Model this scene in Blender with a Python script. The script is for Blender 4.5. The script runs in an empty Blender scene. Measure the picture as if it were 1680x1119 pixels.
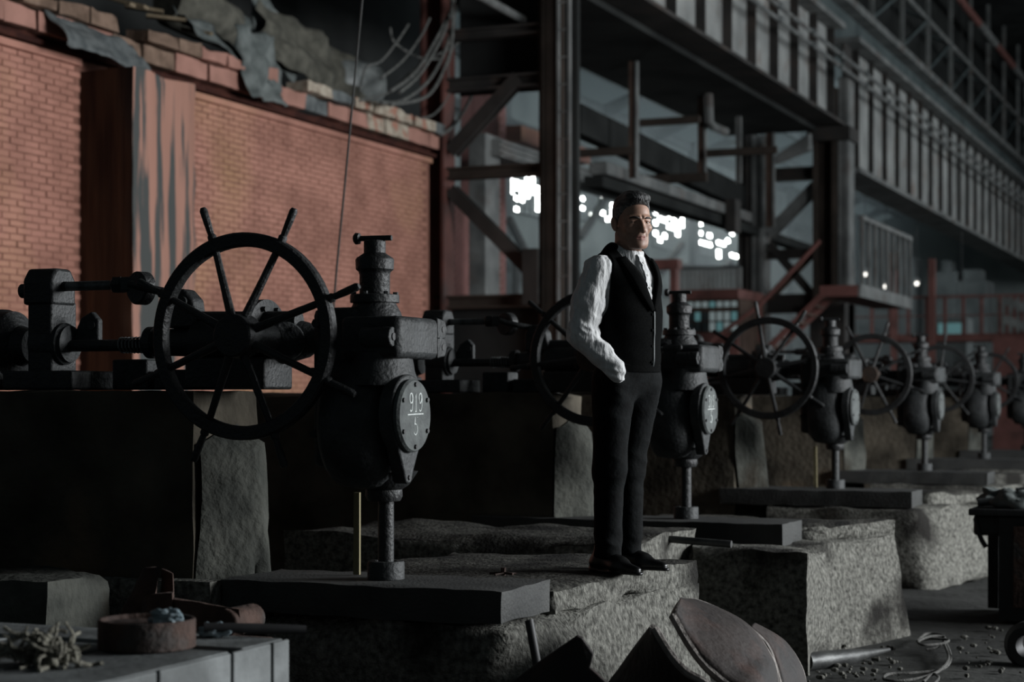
import bpy, bmesh, math, random
import numpy as np
from mathutils import Vector, Matrix, Quaternion, noise as mnoise

SC = bpy.context.scene
COL = SC.collection

# ------------------------------------------------------------------ camera
F = 3000.0                       # focal length in pixels of the 1680 x 1119 frame
CX, HY = 840.0, 655.0            # centre column, horizon row
CAMH = 1.6
TH = math.atan(1260.0 / 3000.0)  # the hall runs along +Y; the camera is turned to its left by TH
S_, C_ = math.sin(TH), math.cos(TH)
cam_d = bpy.data.cameras.new('camera')
cam = bpy.data.objects.new('camera', cam_d)
COL.objects.link(cam)
cam.location = (0, 0, CAMH)
cam.rotation_euler = (math.pi / 2, 0, TH)
cam_d.sensor_width = 36.0
cam_d.lens = 36.0 * F / 1680.0
cam_d.shift_y = (HY - 559.5) / 1680.0
cam_d.clip_start, cam_d.clip_end = 0.1, 400
cam_d.dof.use_dof = True
cam_d.dof.focus_distance = 8.7
cam_d.dof.aperture_fstop = 2.3
SC.camera = cam

# ------------------------------------------------------------------ world, lights, exposure
W = bpy.data.worlds.new('hall_daylight')
SC.world = W
W.use_nodes = True
W.node_tree.nodes['Background'].inputs[0].default_value = (0.62, 0.78, 0.86, 1)
W.node_tree.nodes['Background'].inputs[1].default_value = 0.058

def area_light(name, loc, target, sx, sy, energy, col):
    d = bpy.data.lights.new(name, 'AREA')
    d.shape = 'RECTANGLE'; d.size = sx; d.size_y = sy; d.energy = energy; d.color = col
    o = bpy.data.objects.new(name, d)
    COL.objects.link(o)
    o.location = loc
    o.rotation_euler = (Vector(target) - Vector(loc)).to_track_quat('-Z', 'Y').to_euler()
    return o
# daylight through the tall windows of the side wall on the right, and an added hidden fill for the far aisle
area_light('side_window_daylight', (13.0, 16.0, 4.8), (-4.0, 10.0, 2.0), 9.0, 5.0, 5600, (0.95, 0.98, 1.0))
area_light('far_side_window_daylight', (13.0, 52.0, 8.0), (-10.0, 50.0, 7.0), 56.0, 6.0, 4200, (0.90, 0.97, 1.0))
area_light('roof_lantern_daylight', (-12.7, 58.0, 12.4), (-20.0, 58.0, 3.0), 36.0, 1.6, 800, (0.80, 0.93, 1.0))

VIEW = SC.view_settings
SC.display_settings.display_device = 'sRGB'
VIEW.view_transform = 'Standard'; VIEW.look = 'None'; VIEW.gamma = 1.0; VIEW.use_curve_mapping = False
VIEW.exposure = 0.0
SC.cycles.max_bounces = 6
SC.cycles.diffuse_bounces = 3
SC.cycles.glossy_bounces = 3
SC.cycles.transmission_bounces = 4
SC.cycles.volume_bounces = 0
SC.cycles.use_denoising = True
SC.cycles.sample_clamp_indirect = 4.0

# ------------------------------------------------------------------ pixel rays on real planes (used to read positions off the photograph)
def at_d(px, py, D):
    r = (px - CX) / F; u = (HY - py) / F
    return Vector((D * (-S_ + r * C_), D * (C_ + r * S_), CAMH + D * u))
def at_x(px, py, X):
    r = (px - CX) / F
    return at_d(px, py, X / (-S_ + r * C_))
def at_y(px, py, Y):
    r = (px - CX) / F
    return at_d(px, py, Y / (C_ + r * S_))
def at_z(px, py, z):
    return at_d(px, py, (CAMH - z) * F / (py - HY))

# ------------------------------------------------------------------ materials
MATS = {}
def _mat(name):
    m = bpy.data.materials.new(name); m.use_nodes = True
    nt = m.node_tree
    b = nt.nodes['Principled BSDF']
    return m, nt, b
def surf(name, c1, c2=None, scale=6.0, rough=0.7, metal=0.0, bump=0.0, bscale=None, c3=None, stretch=(1, 1, 1),
         detail=6, ramp=(0.35, 0.65), r3=(0.55, 0.7), s3=1.3, spec=0.5, rvar=0.0):
    """two-tone noise surface, optional third tone in larger patches, noise bump"""
    m, nt, b = _mat(name)
    L = nt.links.new
    N = nt.nodes.new
    tc = N('ShaderNodeTexCoord')
    mp = N('ShaderNodeMapping'); mp.inputs['Scale'].default_value = stretch
    gm = N('ShaderNodeNewGeometry')
    L(gm.outputs['Position'] if name.startswith('w_') else tc.outputs['Object'], mp.inputs['Vector'])
    b.inputs['Roughness'].default_value = rough
    b.inputs['Metallic'].default_value = metal
    b.inputs['Specular IOR Level'].default_value = spec
    c2 = c2 or c1
    nz = N('ShaderNodeTexNoise'); nz.inputs['Scale'].default_value = scale; nz.inputs['Detail'].default_value = detail
    L(mp.outputs[0], nz.inputs['Vector'])
    rp = N('ShaderNodeValToRGB')
    rp.color_ramp.elements[0].position, rp.color_ramp.elements[1].position = ramp
    rp.color_ramp.elements[0].color = (*c1, 1); rp.color_ramp.elements[1].color = (*c2, 1)
    L(nz.outputs['Fac'], rp.inputs[0])
    out = rp.outputs[0]
    if c3:
        n3 = N('ShaderNodeTexNoise'); n3.inputs['Scale'].default_value = s3; n3.inputs['Detail'].default_value = 5
        L(mp.outputs[0], n3.inputs['Vector'])
        r_ = N('ShaderNodeValToRGB')
        r_.color_ramp.elements[0].position, r_.color_ramp.elements[1].position = r3
        L(n3.outputs['Fac'], r_.inputs[0])
        mx = N('ShaderNodeMix'); mx.data_type = 'RGBA'
        L(r_.outputs[0], mx.inputs[0]); L(out, mx.inputs[6]); mx.inputs[7].default_value = (*c3, 1)
        out = mx.outputs[2]
    L(out, b.inputs['Base Color'])
    if rvar:
        mr = N('ShaderNodeMapRange'); mr.inputs[3].default_value = rough - rvar; mr.inputs[4].default_value = rough + rvar
        L(nz.outputs['Fac'], mr.inputs[0]); L(mr.outputs[0], b.inputs['Roughness'])
    if bump:
        nb = N('ShaderNodeTexNoise'); nb.inputs['Scale'].default_value = bscale or scale * 4; nb.inputs['Detail'].default_value = 5
        L(mp.outputs[0], nb.inputs['Vector'])
        bp = N('ShaderNodeBump'); bp.inputs['Strength'].default_value = min(1.0, bump); bp.inputs['Distance'].default_value = 0.02
        L(nb.outputs['Fac'], bp.inputs['Height']); L(bp.outputs[0], b.inputs['Normal'])
    MATS[name] = m
    return m
def emit(name, col, st):
    m, nt, b = _mat(name)
    b.inputs['Base Color'].default_value = (0.05, 0.05, 0.05, 1)
    b.inputs['Emission Color'].default_value = (*col, 1)
    b.inputs['Emission Strength'].default_value = st
    MATS[name] = m
    return m

surf('iron', (0.005, 0.0055, 0.006), (0.014, 0.0155, 0.016), scale=9, rough=0.55, metal=0.0, bump=0.35, bscale=60, spec=0.45, rvar=0.12)
surf('iron_grey', (0.010, 0.0115, 0.012), (0.030, 0.033, 0.034), scale=10, rough=0.62, bump=0.4, bscale=45, spec=0.4, c3=(0.008, 0.009, 0.009))
surf('iron_worn', (0.03, 0.033, 0.035), (0.14, 0.145, 0.145), scale=14, rough=0.5, metal=0.35, bump=0.15, bscale=50)
surf('cover_grey', (0.045, 0.05, 0.05), (0.085, 0.095, 0.092), scale=16, rough=0.8, bump=0.2, bscale=80)
surf('hub_rust', (0.012, 0.009, 0.007), (0.045, 0.023, 0.012), scale=8, rough=0.8, bump=0.3)
surf('w_steel_plate', (0.014, 0.015, 0.0145), (0.034, 0.035, 0.033), scale=3.5, rough=0.75, bump=0.35, bscale=70, c3=(0.010, 0.011, 0.011))
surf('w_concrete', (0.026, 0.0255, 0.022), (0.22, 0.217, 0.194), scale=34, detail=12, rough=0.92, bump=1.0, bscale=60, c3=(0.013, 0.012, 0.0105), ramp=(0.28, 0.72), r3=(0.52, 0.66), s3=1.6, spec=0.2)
surf('w_concrete_top', (0.014, 0.0135, 0.012), (0.075, 0.073, 0.064), scale=20, detail=10, rough=0.95, bump=0.8, bscale=50, c3=(0.010, 0.0095, 0.009), r3=(0.5, 0.65), s3=2.5, spec=0.15)  # for upward faces, darkened in colour to stand for the weak light there
surf('w_foundation', (0.028, 0.0245, 0.019), (0.095, 0.083, 0.064), scale=2.2, rough=0.95, bump=0.8, bscale=18, c3=(0.14, 0.085, 0.048), r3=(0.58, 0.76), s3=1.1, spec=0.15)
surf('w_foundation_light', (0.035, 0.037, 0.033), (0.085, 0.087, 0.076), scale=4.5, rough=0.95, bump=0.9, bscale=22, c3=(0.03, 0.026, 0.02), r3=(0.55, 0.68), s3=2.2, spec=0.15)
surf('w_floor', (0.014, 0.0145, 0.0135), (0.042, 0.043, 0.040), scale=0.9, rough=0.9, bump=0.6, bscale=14, c3=(0.065, 0.067, 0.063), r3=(0.58, 0.72), s3=0.5, spec=0.25)
surf('brick_a', (0.22, 0.092, 0.066), (0.31, 0.132, 0.094), scale=7, rough=0.85, bump=0.35, bscale=40, spec=0.2)
surf('w_brick_b', (0.27, 0.128, 0.096), (0.42, 0.205, 0.156), scale=1.6, rough=0.85, bump=0.3, bscale=30, c3=(0.37, 0.215, 0.115), r3=(0.50, 0.70), s3=0.36, spec=0.2)
surf('w_brick_old', (0.20, 0.10, 0.092), (0.33, 0.165, 0.155), scale=1.2, rough=0.9, bump=0.3, spec=0.2)
surf('w_mortar', (0.17, 0.081, 0.061), (0.27, 0.132, 0.10), scale=4, rough=0.95, spec=0.1)
surf('w_pier_side', (0.27, 0.14, 0.105), (0.36, 0.19, 0.145), scale=2.6, rough=0.85, bump=0.3, c3=(0.062, 0.066, 0.064), r3=(0.52, 0.56), s3=4.2, stretch=(1, 1.1, 0.07), spec=0.2)
surf('w_pier_front', (0.030, 0.016, 0.011), (0.080, 0.042, 0.025), scale=4.0, rough=0.9, bump=0.2, stretch=(1.5, 1, 0.12), c3=(0.012, 0.009, 0.009), r3=(0.46, 0.60), s3=1.5, spec=0.15)  # stained brown, darkened so the face away from the light reads as shaded
surf('w_cornice_red', (0.25, 0.128, 0.10), (0.36, 0.186, 0.148), scale=2.5, rough=0.8, bump=0.25, spec=0.2)
surf('w_cornice_cream', (0.25, 0.20, 0.155), (0.42, 0.37, 0.30), scale=7, rough=0.85, bump=0.2, c3=(0.33, 0.16, 0.115), r3=(0.55, 0.62), s3=4, spec=0.2)
surf('w_cornice_grey', (0.06, 0.068, 0.07), (0.13, 0.14, 0.14), scale=6, rough=0.85, bump=0.2, spec=0.2)
surf('w_cornice_dirty', (0.10, 0.066, 0.048), (0.20, 0.135, 0.10), scale=5, rough=0.9, bump=0.4, spec=0.15)
surf('w_groove', (0.030, 0.012, 0.010), (0.06, 0.022, 0.016), scale=5, rough=0.9, spec=0.1)
surf('w_steel_dark', (0.020, 0.019, 0.018), (0.045, 0.040, 0.037), scale=1.4, rough=0.75, bump=0.2, c3=(0.06, 0.042, 0.034), r3=(0.55, 0.75), spec=0.3)
surf('w_steel_umber', (0.030, 0.024, 0.020), (0.058, 0.045, 0.037), scale=1.6, rough=0.8, bump=0.2, spec=0.2)
surf('w_steel_brown', (0.055, 0.034, 0.027), (0.11, 0.072, 0.056), scale=1.6, rough=0.8, bump=0.2, spec=0.25)
surf('w_steel_red', (0.060, 0.023, 0.019), (0.11, 0.042, 0.034), scale=1.4, rough=0.75, bump=0.2, c3=(0.05, 0.03, 0.027), r3=(0.52, 0.7), spec=0.3)
surf('w_web', (0.22, 0.225, 0.22), (0.36, 0.365, 0.355), scale=1.2, rough=0.8, c3=(0.20, 0.16, 0.14), r3=(0.55, 0.75), spec=0.2)
surf('w_steel_grey', (0.10, 0.105, 0.104), (0.20, 0.205, 0.20), scale=1.8, rough=0.7, bump=0.2, c3=(0.085, 0.062, 0.052), r3=(0.55, 0.75), spec=0.3)
surf('w_steel_teal', (0.05, 0.065, 0.068), (0.09, 0.11, 0.112), scale=1.0, rough=0.8, spec=0.2)
surf('w_red_paint', (0.135, 0.056, 0.048), (0.20, 0.084, 0.073), scale=2.0, rough=0.6, spec=0.35, c3=(0.09, 0.042, 0.036), r3=(0.55, 0.7))
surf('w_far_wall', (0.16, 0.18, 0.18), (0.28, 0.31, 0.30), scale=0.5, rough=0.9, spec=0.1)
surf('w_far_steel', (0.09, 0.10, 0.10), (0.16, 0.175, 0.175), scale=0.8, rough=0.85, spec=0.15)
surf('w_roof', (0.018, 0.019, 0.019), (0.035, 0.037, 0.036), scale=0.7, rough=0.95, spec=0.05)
surf('rust', (0.024, 0.014, 0.011), (0.070, 0.040, 0.030), scale=7, rough=0.85, bump=0.6, bscale=35, c3=(0.042, 0.040, 0.038), r3=(0.52, 0.66), s3=5, spec=0.3)
surf('rust_plate', (0.012, 0.0095, 0.009), (0.030, 0.022, 0.019), scale=3.5, rough=0.75, bump=0.4, bscale=28, c3=(0.040, 0.021, 0.016), r3=(0.52, 0.7), s3=4.5, spec=0.35)
surf('plate_edge', (0.12, 0.105, 0.095), (0.26, 0.235, 0.215), scale=12, rough=0.75, bump=0.6, bscale=40)
surf('galv', (0.085, 0.092, 0.092), (0.165, 0.177, 0.177), scale=6, rough=0.7, bump=0.2, c3=(0.06, 0.065, 0.065), r3=(0.5, 0.65), spec=0.35)
surf('plastic_blue', (0.14, 0.19, 0.215), (0.26, 0.32, 0.345), scale=12, rough=0.45, bump=0.3)
surf('tarp_grey', (0.055, 0.066, 0.064), (0.13, 0.145, 0.14), scale=5, rough=0.8, bump=0.4)
surf('tarp_olive', (0.045, 0.044, 0.034), (0.105, 0.10, 0.08), scale=5, rough=0.9, bump=0.4)
surf('wool_cream', (0.12, 0.115, 0.095), (0.24, 0.23, 0.19), scale=30, rough=1.0, bump=0.8, bscale=90, spec=0.05)
surf('wood_yellow', (0.17, 0.145, 0.075), (0.26, 0.225, 0.13), scale=8, rough=0.8, stretch=(1, 1, 0.08), bump=0.3)
surf('wood_old', (0.10, 0.075, 0.045), (0.20, 0.155, 0.10), scale=5, rough=0.9, stretch=(1, 0.2, 1), bump=0.3)
surf('wire_dark', (0.015, 0.015, 0.014), (0.03, 0.03, 0.028), scale=10, rough=0.7)
surf('cable', (0.06, 0.063, 0.06), (0.12, 0.12, 0.112), scale=12, rough=0.8)
surf('rope', (0.05, 0.05, 0.046), (0.11, 0.107, 0.10), scale=40, rough=0.9, bump=0.6, bscale=120)
surf('black_rubber', (0.012, 0.012, 0.013), (0.022, 0.022, 0.023), scale=8, rough=0.6)
surf('chalk', (0.62, 0.66, 0.64), (0.82, 0.86, 0.84), scale=60, rough=0.95)
surf('insulator_white', (0.10, 0.112, 0.11), (0.22, 0.235, 0.23), scale=5, rough=0.5)
surf('pipe_dark', (0.035, 0.036, 0.036), (0.08, 0.082, 0.08), scale=6, rough=0.5, metal=0.5, bump=0.2)
emit('pane_bright', (0.93, 1.0, 0.98), 25.0)
emit('roof_glass', (0.62, 0.86, 0.92), 0.05)
emit('pane_soft', (0.72, 0.90, 0.92), 0.17)
emit('pane_teal', (0.35, 0.80, 0.85), 0.16)
emit('lamp_glow', (1.0, 0.97, 0.9), 3.0)

# ------------------------------------------------------------------ mesh building
def frame_of(d):
    d = Vector(d).normalized()
    a = Vector((0, 0, 1)) if abs(d.z) < 0.9 else Vector((1, 0, 0))
    u = d.cross(a).normalized(); v = d.cross(u).normalized()
    return u, v, d
class MB:
    def __init__(s): s.v = []; s.f = []
    def add(s, vs, fs):
        k = len(s.v); s.v.extend([tuple(p) for p in vs]); s.f.extend([tuple(i + k for i in f) for f in fs]); return s
    def box(s, a, b):
        x0, y0, z0 = a; x1, y1, z1 = b
        return s.hexa([(x0, y0, z0), (x1, y0, z0), (x1, y1, z0), (x0, y1, z0), (x0, y0, z1), (x1, y0, z1), (x1, y1, z1), (x0, y1, z1)])
    def hexa(s, p):
        return s.add(p, [(0, 3, 2, 1), (4, 5, 6, 7), (0, 1, 5, 4), (1, 2, 6, 5), (2, 3, 7, 6), (3, 0, 4, 7)])
    def bar(s, p, q, w, h, up=(0, 0, 1)):
        p, q = Vector(p), Vector(q); d = (q - p).normalized(); up = Vector(up)
        if abs(d.dot(up)) > 0.98: up = Vector((0, 1, 0))
        r = d.cross(up).normalized(); u = r.cross(d).normalized()
        a, b = r * w / 2, u * h / 2
        return s.hexa([p - a - b, p + a - b, q + a - b, q - a - b, p - a + b, p + a + b, q + a + b, q - a + b])
    def cone(s, p, q, r0, r1, n=16, sy=1.0):
        return s.lathe(p, Vector(q) - Vector(p), [(0, r0), ((Vector(q) - Vector(p)).length, r1)], n)
    def cyl(s, p, q, r, n=16): return s.cone(p, q, r, r, n)
    def lathe(s, o, axis, prof, n=24, cap=True, sq=None):
        """profile [(t along axis, radius)]; sq=(u,v) scales the ring"""
        u, v, d = frame_of(axis); o = Vector(o)
        if sq: u = u * sq[0]; v = v * sq[1]
        vs, fs = [], []
        for t, r in prof:
            for k in range(n):
                a = 2 * math.pi * k / n
                vs.append(o + d * t + (u * math.cos(a) + v * math.sin(a)) * r)
        for i in range(len(prof) - 1):
            for k in range(n):
                k2 = (k + 1) % n
                fs.append((i * n + k, (i + 1) * n + k, (i + 1) * n + k2, i * n + k2))
        if cap:
            fs.append(tuple(range(n)))
            m = (len(prof) - 1) * n
            fs.append(tuple(m + k for k in reversed(range(n))))
        return s.add(vs, fs)
    def tube(s, pts, r, n=8, closed=False):
        pts = [Vector(p) for p in pts]; N = len(pts)
        rs = r if isinstance(r, (list, tuple)) else [r] * N
        vs, fs = [], []
        pu = None
        for i, p in enumerate(pts):
            if closed: d = pts[(i + 1) % N] - pts[i - 1]
            else: d = pts[min(i + 1, N - 1)] - pts[max(i - 1, 0)]
            if d.length < 1e-9: d = Vector((0, 0, 1))
            d.normalize()
            if pu is None: u = frame_of(d)[0]
            else:
                u = pu - d * pu.dot(d)
                u = u.normalized() if u.length > 1e-6 else frame_of(d)[0]
            pu = u; w = d.cross(u)
            for k in range(n):
                a = 2 * math.pi * k / n
                vs.append(p + (u * math.cos(a) + w * math.sin(a)) * rs[i])
        R = N if closed else N - 1
        for i in range(R):
            j = (i + 1) % N
            for k in range(n):
                k2 = (k + 1) % n
                fs.append((i * n + k, i * n + k2, j * n + k2, j * n + k))
        if not closed:
            fs.append(tuple(reversed(range(n)))); fs.append(tuple((N - 1) * n + k for k in range(n)))
        return s.add(vs, fs)
    def ring(s, c, axis, R, prof, n=64):
        """closed profile [(radial offset, axial offset)] swept round a circle"""
        u, v, d = frame_of(axis); c = Vector(c); m = len(prof)
        vs, fs = [], []
        for k in range(n):
            a = 2 * math.pi * k / n; e = u * math.cos(a) + v * math.sin(a)
            for dr, da in prof: vs.append(c + e * (R + dr) + d * da)
        for k in range(n):
            k2 = (k + 1) % n
            for i in range(m):
                j = (i + 1) % m
                fs.append((k * m + i, k * m + j, k2 * m + j, k2 * m + i))
        return s.add(vs, fs)
    def prism(s, poly, off):
        """planar polygon (3D points) extruded by off"""
        n = len(poly); off = Vector(off); P = [Vector(p) for p in poly]
        vs = P + [p + off for p in P]
        fs = [tuple(reversed(range(n))), tuple(range(n, 2 * n))]
        for k in range(n):
            k2 = (k + 1) % n
            fs.append((k, k2, n + k2, n + k))
        return s.add(vs, fs)
    def ball(s, c, r, n=14, m=9):
        rx, ry, rz = r if isinstance(r, (list, tuple)) else (r, r, r); c = Vector(c)
        vs = [c + Vector((0, 0, rz))]; fs = []
        for i in range(1, m):
            t = math.pi * i / m
            for k in range(n):
                a = 2 * math.pi * k / n
                vs.append(c + Vector((rx * math.sin(t) * math.cos(a), ry * math.sin(t) * math.sin(a), rz * math.cos(t))))
        vs.append(c - Vector((0, 0, rz)))
        for k in range(n): fs.append((0, 1 + k, 1 + (k + 1) % n))
        for i in range(m - 2):
            for k in range(n):
                k2 = (k + 1) % n
                fs.append((1 + i * n + k, 1 + (i + 1) * n + k, 1 + (i + 1) * n + k2, 1 + i * n + k2))
        b = 1 + (m - 2) * n; e = len(vs) - 1
        for k in range(n): fs.append((b + k, e, b + (k + 1) % n))
        return s.add(vs, fs)
    def build(s, name, mat, parent=None, origin=(0, 0, 0), smooth=35, bevel=0.0, fix=True):
        me = bpy.data.meshes.new(name)
        o_ = Vector(origin)
        me.from_pydata([tuple(Vector(p) - o_) for p in s.v], [], s.f)
        if fix:
            bm = bmesh.new(); bm.from_mesh(me)
            bmesh.ops.recalc_face_normals(bm, faces=bm.faces); bm.to_mesh(me); bm.free()
        me.materials.append(MATS[mat] if isinstance(mat, str) else mat)
        if smooth:
            me.polygons.foreach_set('use_smooth', [True] * len(me.polygons))
            me.set_sharp_from_angle(angle=math.radians(smooth))
        o = bpy.data.objects.new(name, me)
        COL.objects.link(o)
        if parent is not None: o.parent = parent
        else: o.location = o_
        if bevel:
            b = o.modifiers.new('bevel', 'BEVEL'); b.width = bevel; b.segments = 2; b.limit_method = 'ANGLE'
        return o
def tag(o, label=None, cat=None, group=None, kind=None):
    if label: o['label'] = label
    if cat: o['category'] = cat
    if group: o['group'] = group
    if kind: o['kind'] = kind
    return o
def empty(name, loc, label=None, cat=None, group=None, kind=None):
    o = bpy.data.objects.new(name, None); COL.objects.link(o); o.location = loc; o.empty_display_size = 0.1
    return tag(o, label, cat, group, kind)
def copy_tree(o, parent=None):
    c = o.copy(); COL.objects.link(c); c.parent = parent
    for ch in [x for x in o.children]: copy_tree(ch, c)
    return c
def fbm(p, o=4, s=1.0):
    return mnoise.fractal(Vector(p) * s, 1.0, 2.0, o)
def rough_hexa(mb, corners, cell=0.06, amp=0.012, chip=0.035, ns=3.0, seed=0.0):
    """trilinear block between 8 corners, faces subdivided, surface and edges worn by noise"""
    P = [Vector(c) for c in corners]
    def tri(a, b, c):
        q = [P[0].lerp(P[1], a), P[3].lerp(P[2], a), P[4].lerp(P[5], a), P[7].lerp(P[6], a)]
        return q[0].lerp(q[1], b).lerp(q[2].lerp(q[3], b), c)
    lens = [max((P[1] - P[0]).length, (P[6] - P[7]).length), max((P[3] - P[0]).length, (P[6] - P[5]).length), max((P[4] - P[0]).length, (P[6] - P[2]).length)]
    n = [max(1, int(l / cell)) for l in lens]
    idx = {}; vs = []; fs = []
    cen = tri(.5, .5, .5)
    def vid(i, j, k):
        key = (i, j, k)
        if key in idx: return idx[key]
        t = (i / n[0], j / n[1], k / n[2])
        p = tri(*t)
        dd = sorted(min(t[m], 1 - t[m]) * lens[m] for m in range(3))
        e = dd[1]                                   # distance to the nearest edge (the face distance is 0)
        q = p * ns + Vector((seed, seed * 1.7, -seed))
        v = mnoise.noise_vector(q) * amp + mnoise.noise_vector(q * 3.1) * amp * 0.5
        w = max(0.0, 1 - e / (chip * 3)) if chip else 0
        c = max(0.0, mnoise.noise(q * 0.9 + Vector((7, 3, 1))) + 0.25) * chip * w * w * 1.6
        inw = (cen - p); inw = Vector((inw.x / max(lens[0], .1), inw.y / max(lens[1], .1), inw.z / max(lens[2], .1)))
        if inw.length > 0: v = v + inw.normalized() * c
        idx[key] = len(vs); vs.append(p + v)
        return idx[key]
    for ax in range(3):
        b, c = [(1, 2), (2, 0), (0, 1)][ax]
        for side in (0, n[ax]):
            for i in range(n[b]):
                for j in range(n[c]):
                    def K(x, y):
                        t = [0, 0, 0]; t[ax] = side; t[b] = x; t[c] = y
                        return vid(*t)
                    f = (K(i, j), K(i + 1, j), K(i + 1, j + 1), K(i, j + 1))
                    fs.append(f if side else tuple(reversed(f)))
    mb.add(vs, fs)
    return mb
def hx(x0, x1, y0, y1, z0, z1):
    return [(x0, y0, z0), (x1, y0, z0), (x1, y1, z0), (x0, y1, z0), (x0, y0, z1), (x1, y0, z1), (x1, y1, z1), (x0, y1, z1)]
# ================================================================== SETTING
rnd = random.Random(7)
# ---- floor
def build_floor():
    mb = MB()
    def grid(x0, x1, y0, y1, n, m, amp):
        vs = []; fs = []
        for j in range(m + 1):
            for i in range(n + 1):
                x = x0 + (x1 - x0) * i / n; y = y0 + (y1 - y0) * j / m
                e = min(i, j, n - i, m - j)
                z = fbm((x, y, 0), 4, 1.3) * amp * (0 if e == 0 else 1)
                vs.append((x, y, z - 0.02 if e else -0.02))
        for j in range(m):
            for i in range(n):
                a = j * (n + 1) + i
                fs.append((a, a + 1, a + n + 2, a + n + 1))
        mb.add(vs, fs)
    grid(-9, 4, 3, 20, 130, 170, 0.022)
    mb.add([(-30, 20, -0.02), (14, 20, -0.02), (14, 100, -0.02), (-30, 100, -0.02)], [(0, 1, 2, 3)])
    mb.add([(-30, -4, -0.02), (-9, -4, -0.02), (-9, 20, -0.02), (-30, 20, -0.02)], [(0, 1, 2, 3)])
    mb.add([(4, -4, -0.02), (14, -4, -0.02), (14, 20, -0.02), (4, 20, -0.02)], [(0, 1, 2, 3)])
    mb.add([(-9, -4, -0.02), (4, -4, -0.02), (4, 3, -0.02), (-9, 3, -0.02)], [(0, 1, 2, 3)])
    o = mb.build('floor', 'w_floor', smooth=60)
    tag(o, 'dusty dark concrete floor of the works hall', 'floor', kind='structure')
build_floor()

# ---- left brick wall
XW = -13.0
wall = MB().box((XW - 0.5, 8.0, 0), (XW, 27.4, 5.6)).build('wall_left', 'w_mortar', smooth=0)
tag(wall, 'terracotta painted brick wall with a projecting pier and broken cornice', 'wall', kind='structure')
bm_ = MB().hexa([(0, -0.125, -0.0325), (0.014, -0.122, -0.030), (0.014, 0.122, -0.030), (0, 0.125, -0.0325),
                 (0, -0.125, 0.0325), (0.014, -0.122, 0.030), (0.014, 0.122, 0.030), (0, 0.125, 0.0325)])
def px_of(p):
    D = -p[0] * S_ + p[1] * C_
    return CX + F * (p[0] * C_ + p[1] * S_) / D, HY - F * (p[2] - CAMH) / D, D
spots = []
cH, cL = 0.0765, 0.262
for row in range(int(0.6 / cH), int(5.56 / cH)):
    z = row * cH + cH / 2
    y = 13.0 + (cL / 2 if row % 2 else 0)
    while y < 27.25:
        if not (17.72 < y < 19.25):
            spots.append((XW - 0.001 + rnd.uniform(-0.006, 0.003), y + rnd.uniform(-.006, .006), z + rnd.uniform(-.003, .003)))
        y += cL
inview = []
for s in spots:
    x, yy, D = px_of(s)
    if 4 < x < 1000 and 60 < yy < 480: inview.append((D, s))
inview.sort()
near = set(s for D, s in inview[:300])
proto = None
rest = MB()
for s in spots:
    if s in near:
        if proto is None:
            proto = bm_.build('brick', 'w_brick_b', wall, smooth=0); o = proto
        else:
            o = proto.copy(); COL.objects.link(o)
        o.location = s; o.scale = (1, rnd.uniform(.95, 1.025), rnd.uniform(.88, 1.03)); o.rotation_euler = (rnd.uniform(-.012, .012), 0, rnd.uniform(-.02, .02))
    else:
        jy, jz = rnd.uniform(.94, 1.03), rnd.uniform(.86, 1.03)
        rest.add([Vector((v[0], v[1] * jy, v[2] * jz)) + Vector(s) for v in bm_.v], [f for f in bm_.f])
o = rest.build('brickwork', 'w_brick_b', wall, smooth=0, fix=False); o['kind'] = 'stuff'
# pier
PY0, PY1, PXO = 17.83, 19.15, -12.25
mb = MB(); rough_hexa(mb, hx(XW - 0.1, PXO, PY0, PY1, 0, 5.46), 0.11, 0.010, 0.03, 2.0)
pier = mb.build('pier', 'w_pier_side', wall, smooth=50)
pier['label'] = 'projecting pier streaked with grey runs'
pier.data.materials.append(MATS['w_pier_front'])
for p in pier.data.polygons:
    if p.normal.y < -0.6: p.material_index = 1  # front faces take the shaded tone
# cornice: groove, fascia blocks, cap blocks
MB().box((XW - 0.1, 8, 5.58), (XW + 0.02, 27.4, 5.74)).build('cornice_groove', 'w_groove', wall, smooth=0)
MB().box((XW - 0.1, 8, 5.50), (XW + 0.07, 17.8, 5.585)).build('cornice_ledge', 'w_brick_b', wall, smooth=0, bevel=0.01)
MB().box((XW - 0.1, 19.2, 5.50), (XW + 0.07, 27.4, 5.585)).build('cornice_ledge', 'w_brick_b', wall, smooth=0, bevel=0.01)
MB().box((XW - 0.1, 8, 5.60), (XW + 0.12, 27.45, 5.66)).build('cornice_moulding', 'w_groove', wall, smooth=0, bevel=0.008)
y = 10.0; k = 0
while y < 27.3:
    L = rnd.uniform(0.55, 0.85)
    y2 = min(y + L, 27.45)
    m = 'w_cornice_red'
    if 17.95 < y < 19.0: m = 'w_cornice_dirty'
    if 22.55 < y < 23.1 or 25.7 < y < 26.2 or 26.6 < y < 27: m = 'w_cornice_grey'
    if 24.6 < y < 25.6: m = 'w_cornice_cream'
    mb = MB(); rough_hexa(mb, hx(XW - 0.05, XW + 0.20 + rnd.uniform(-.012, .012), y, y2 - 0.012, 5.72, 5.955), 0.12, 0.006, 0.03, 3, k)
    mb.build('cornice_block', m, wall, smooth=50)
    y = y2; k += 1
y = 10.0
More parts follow.
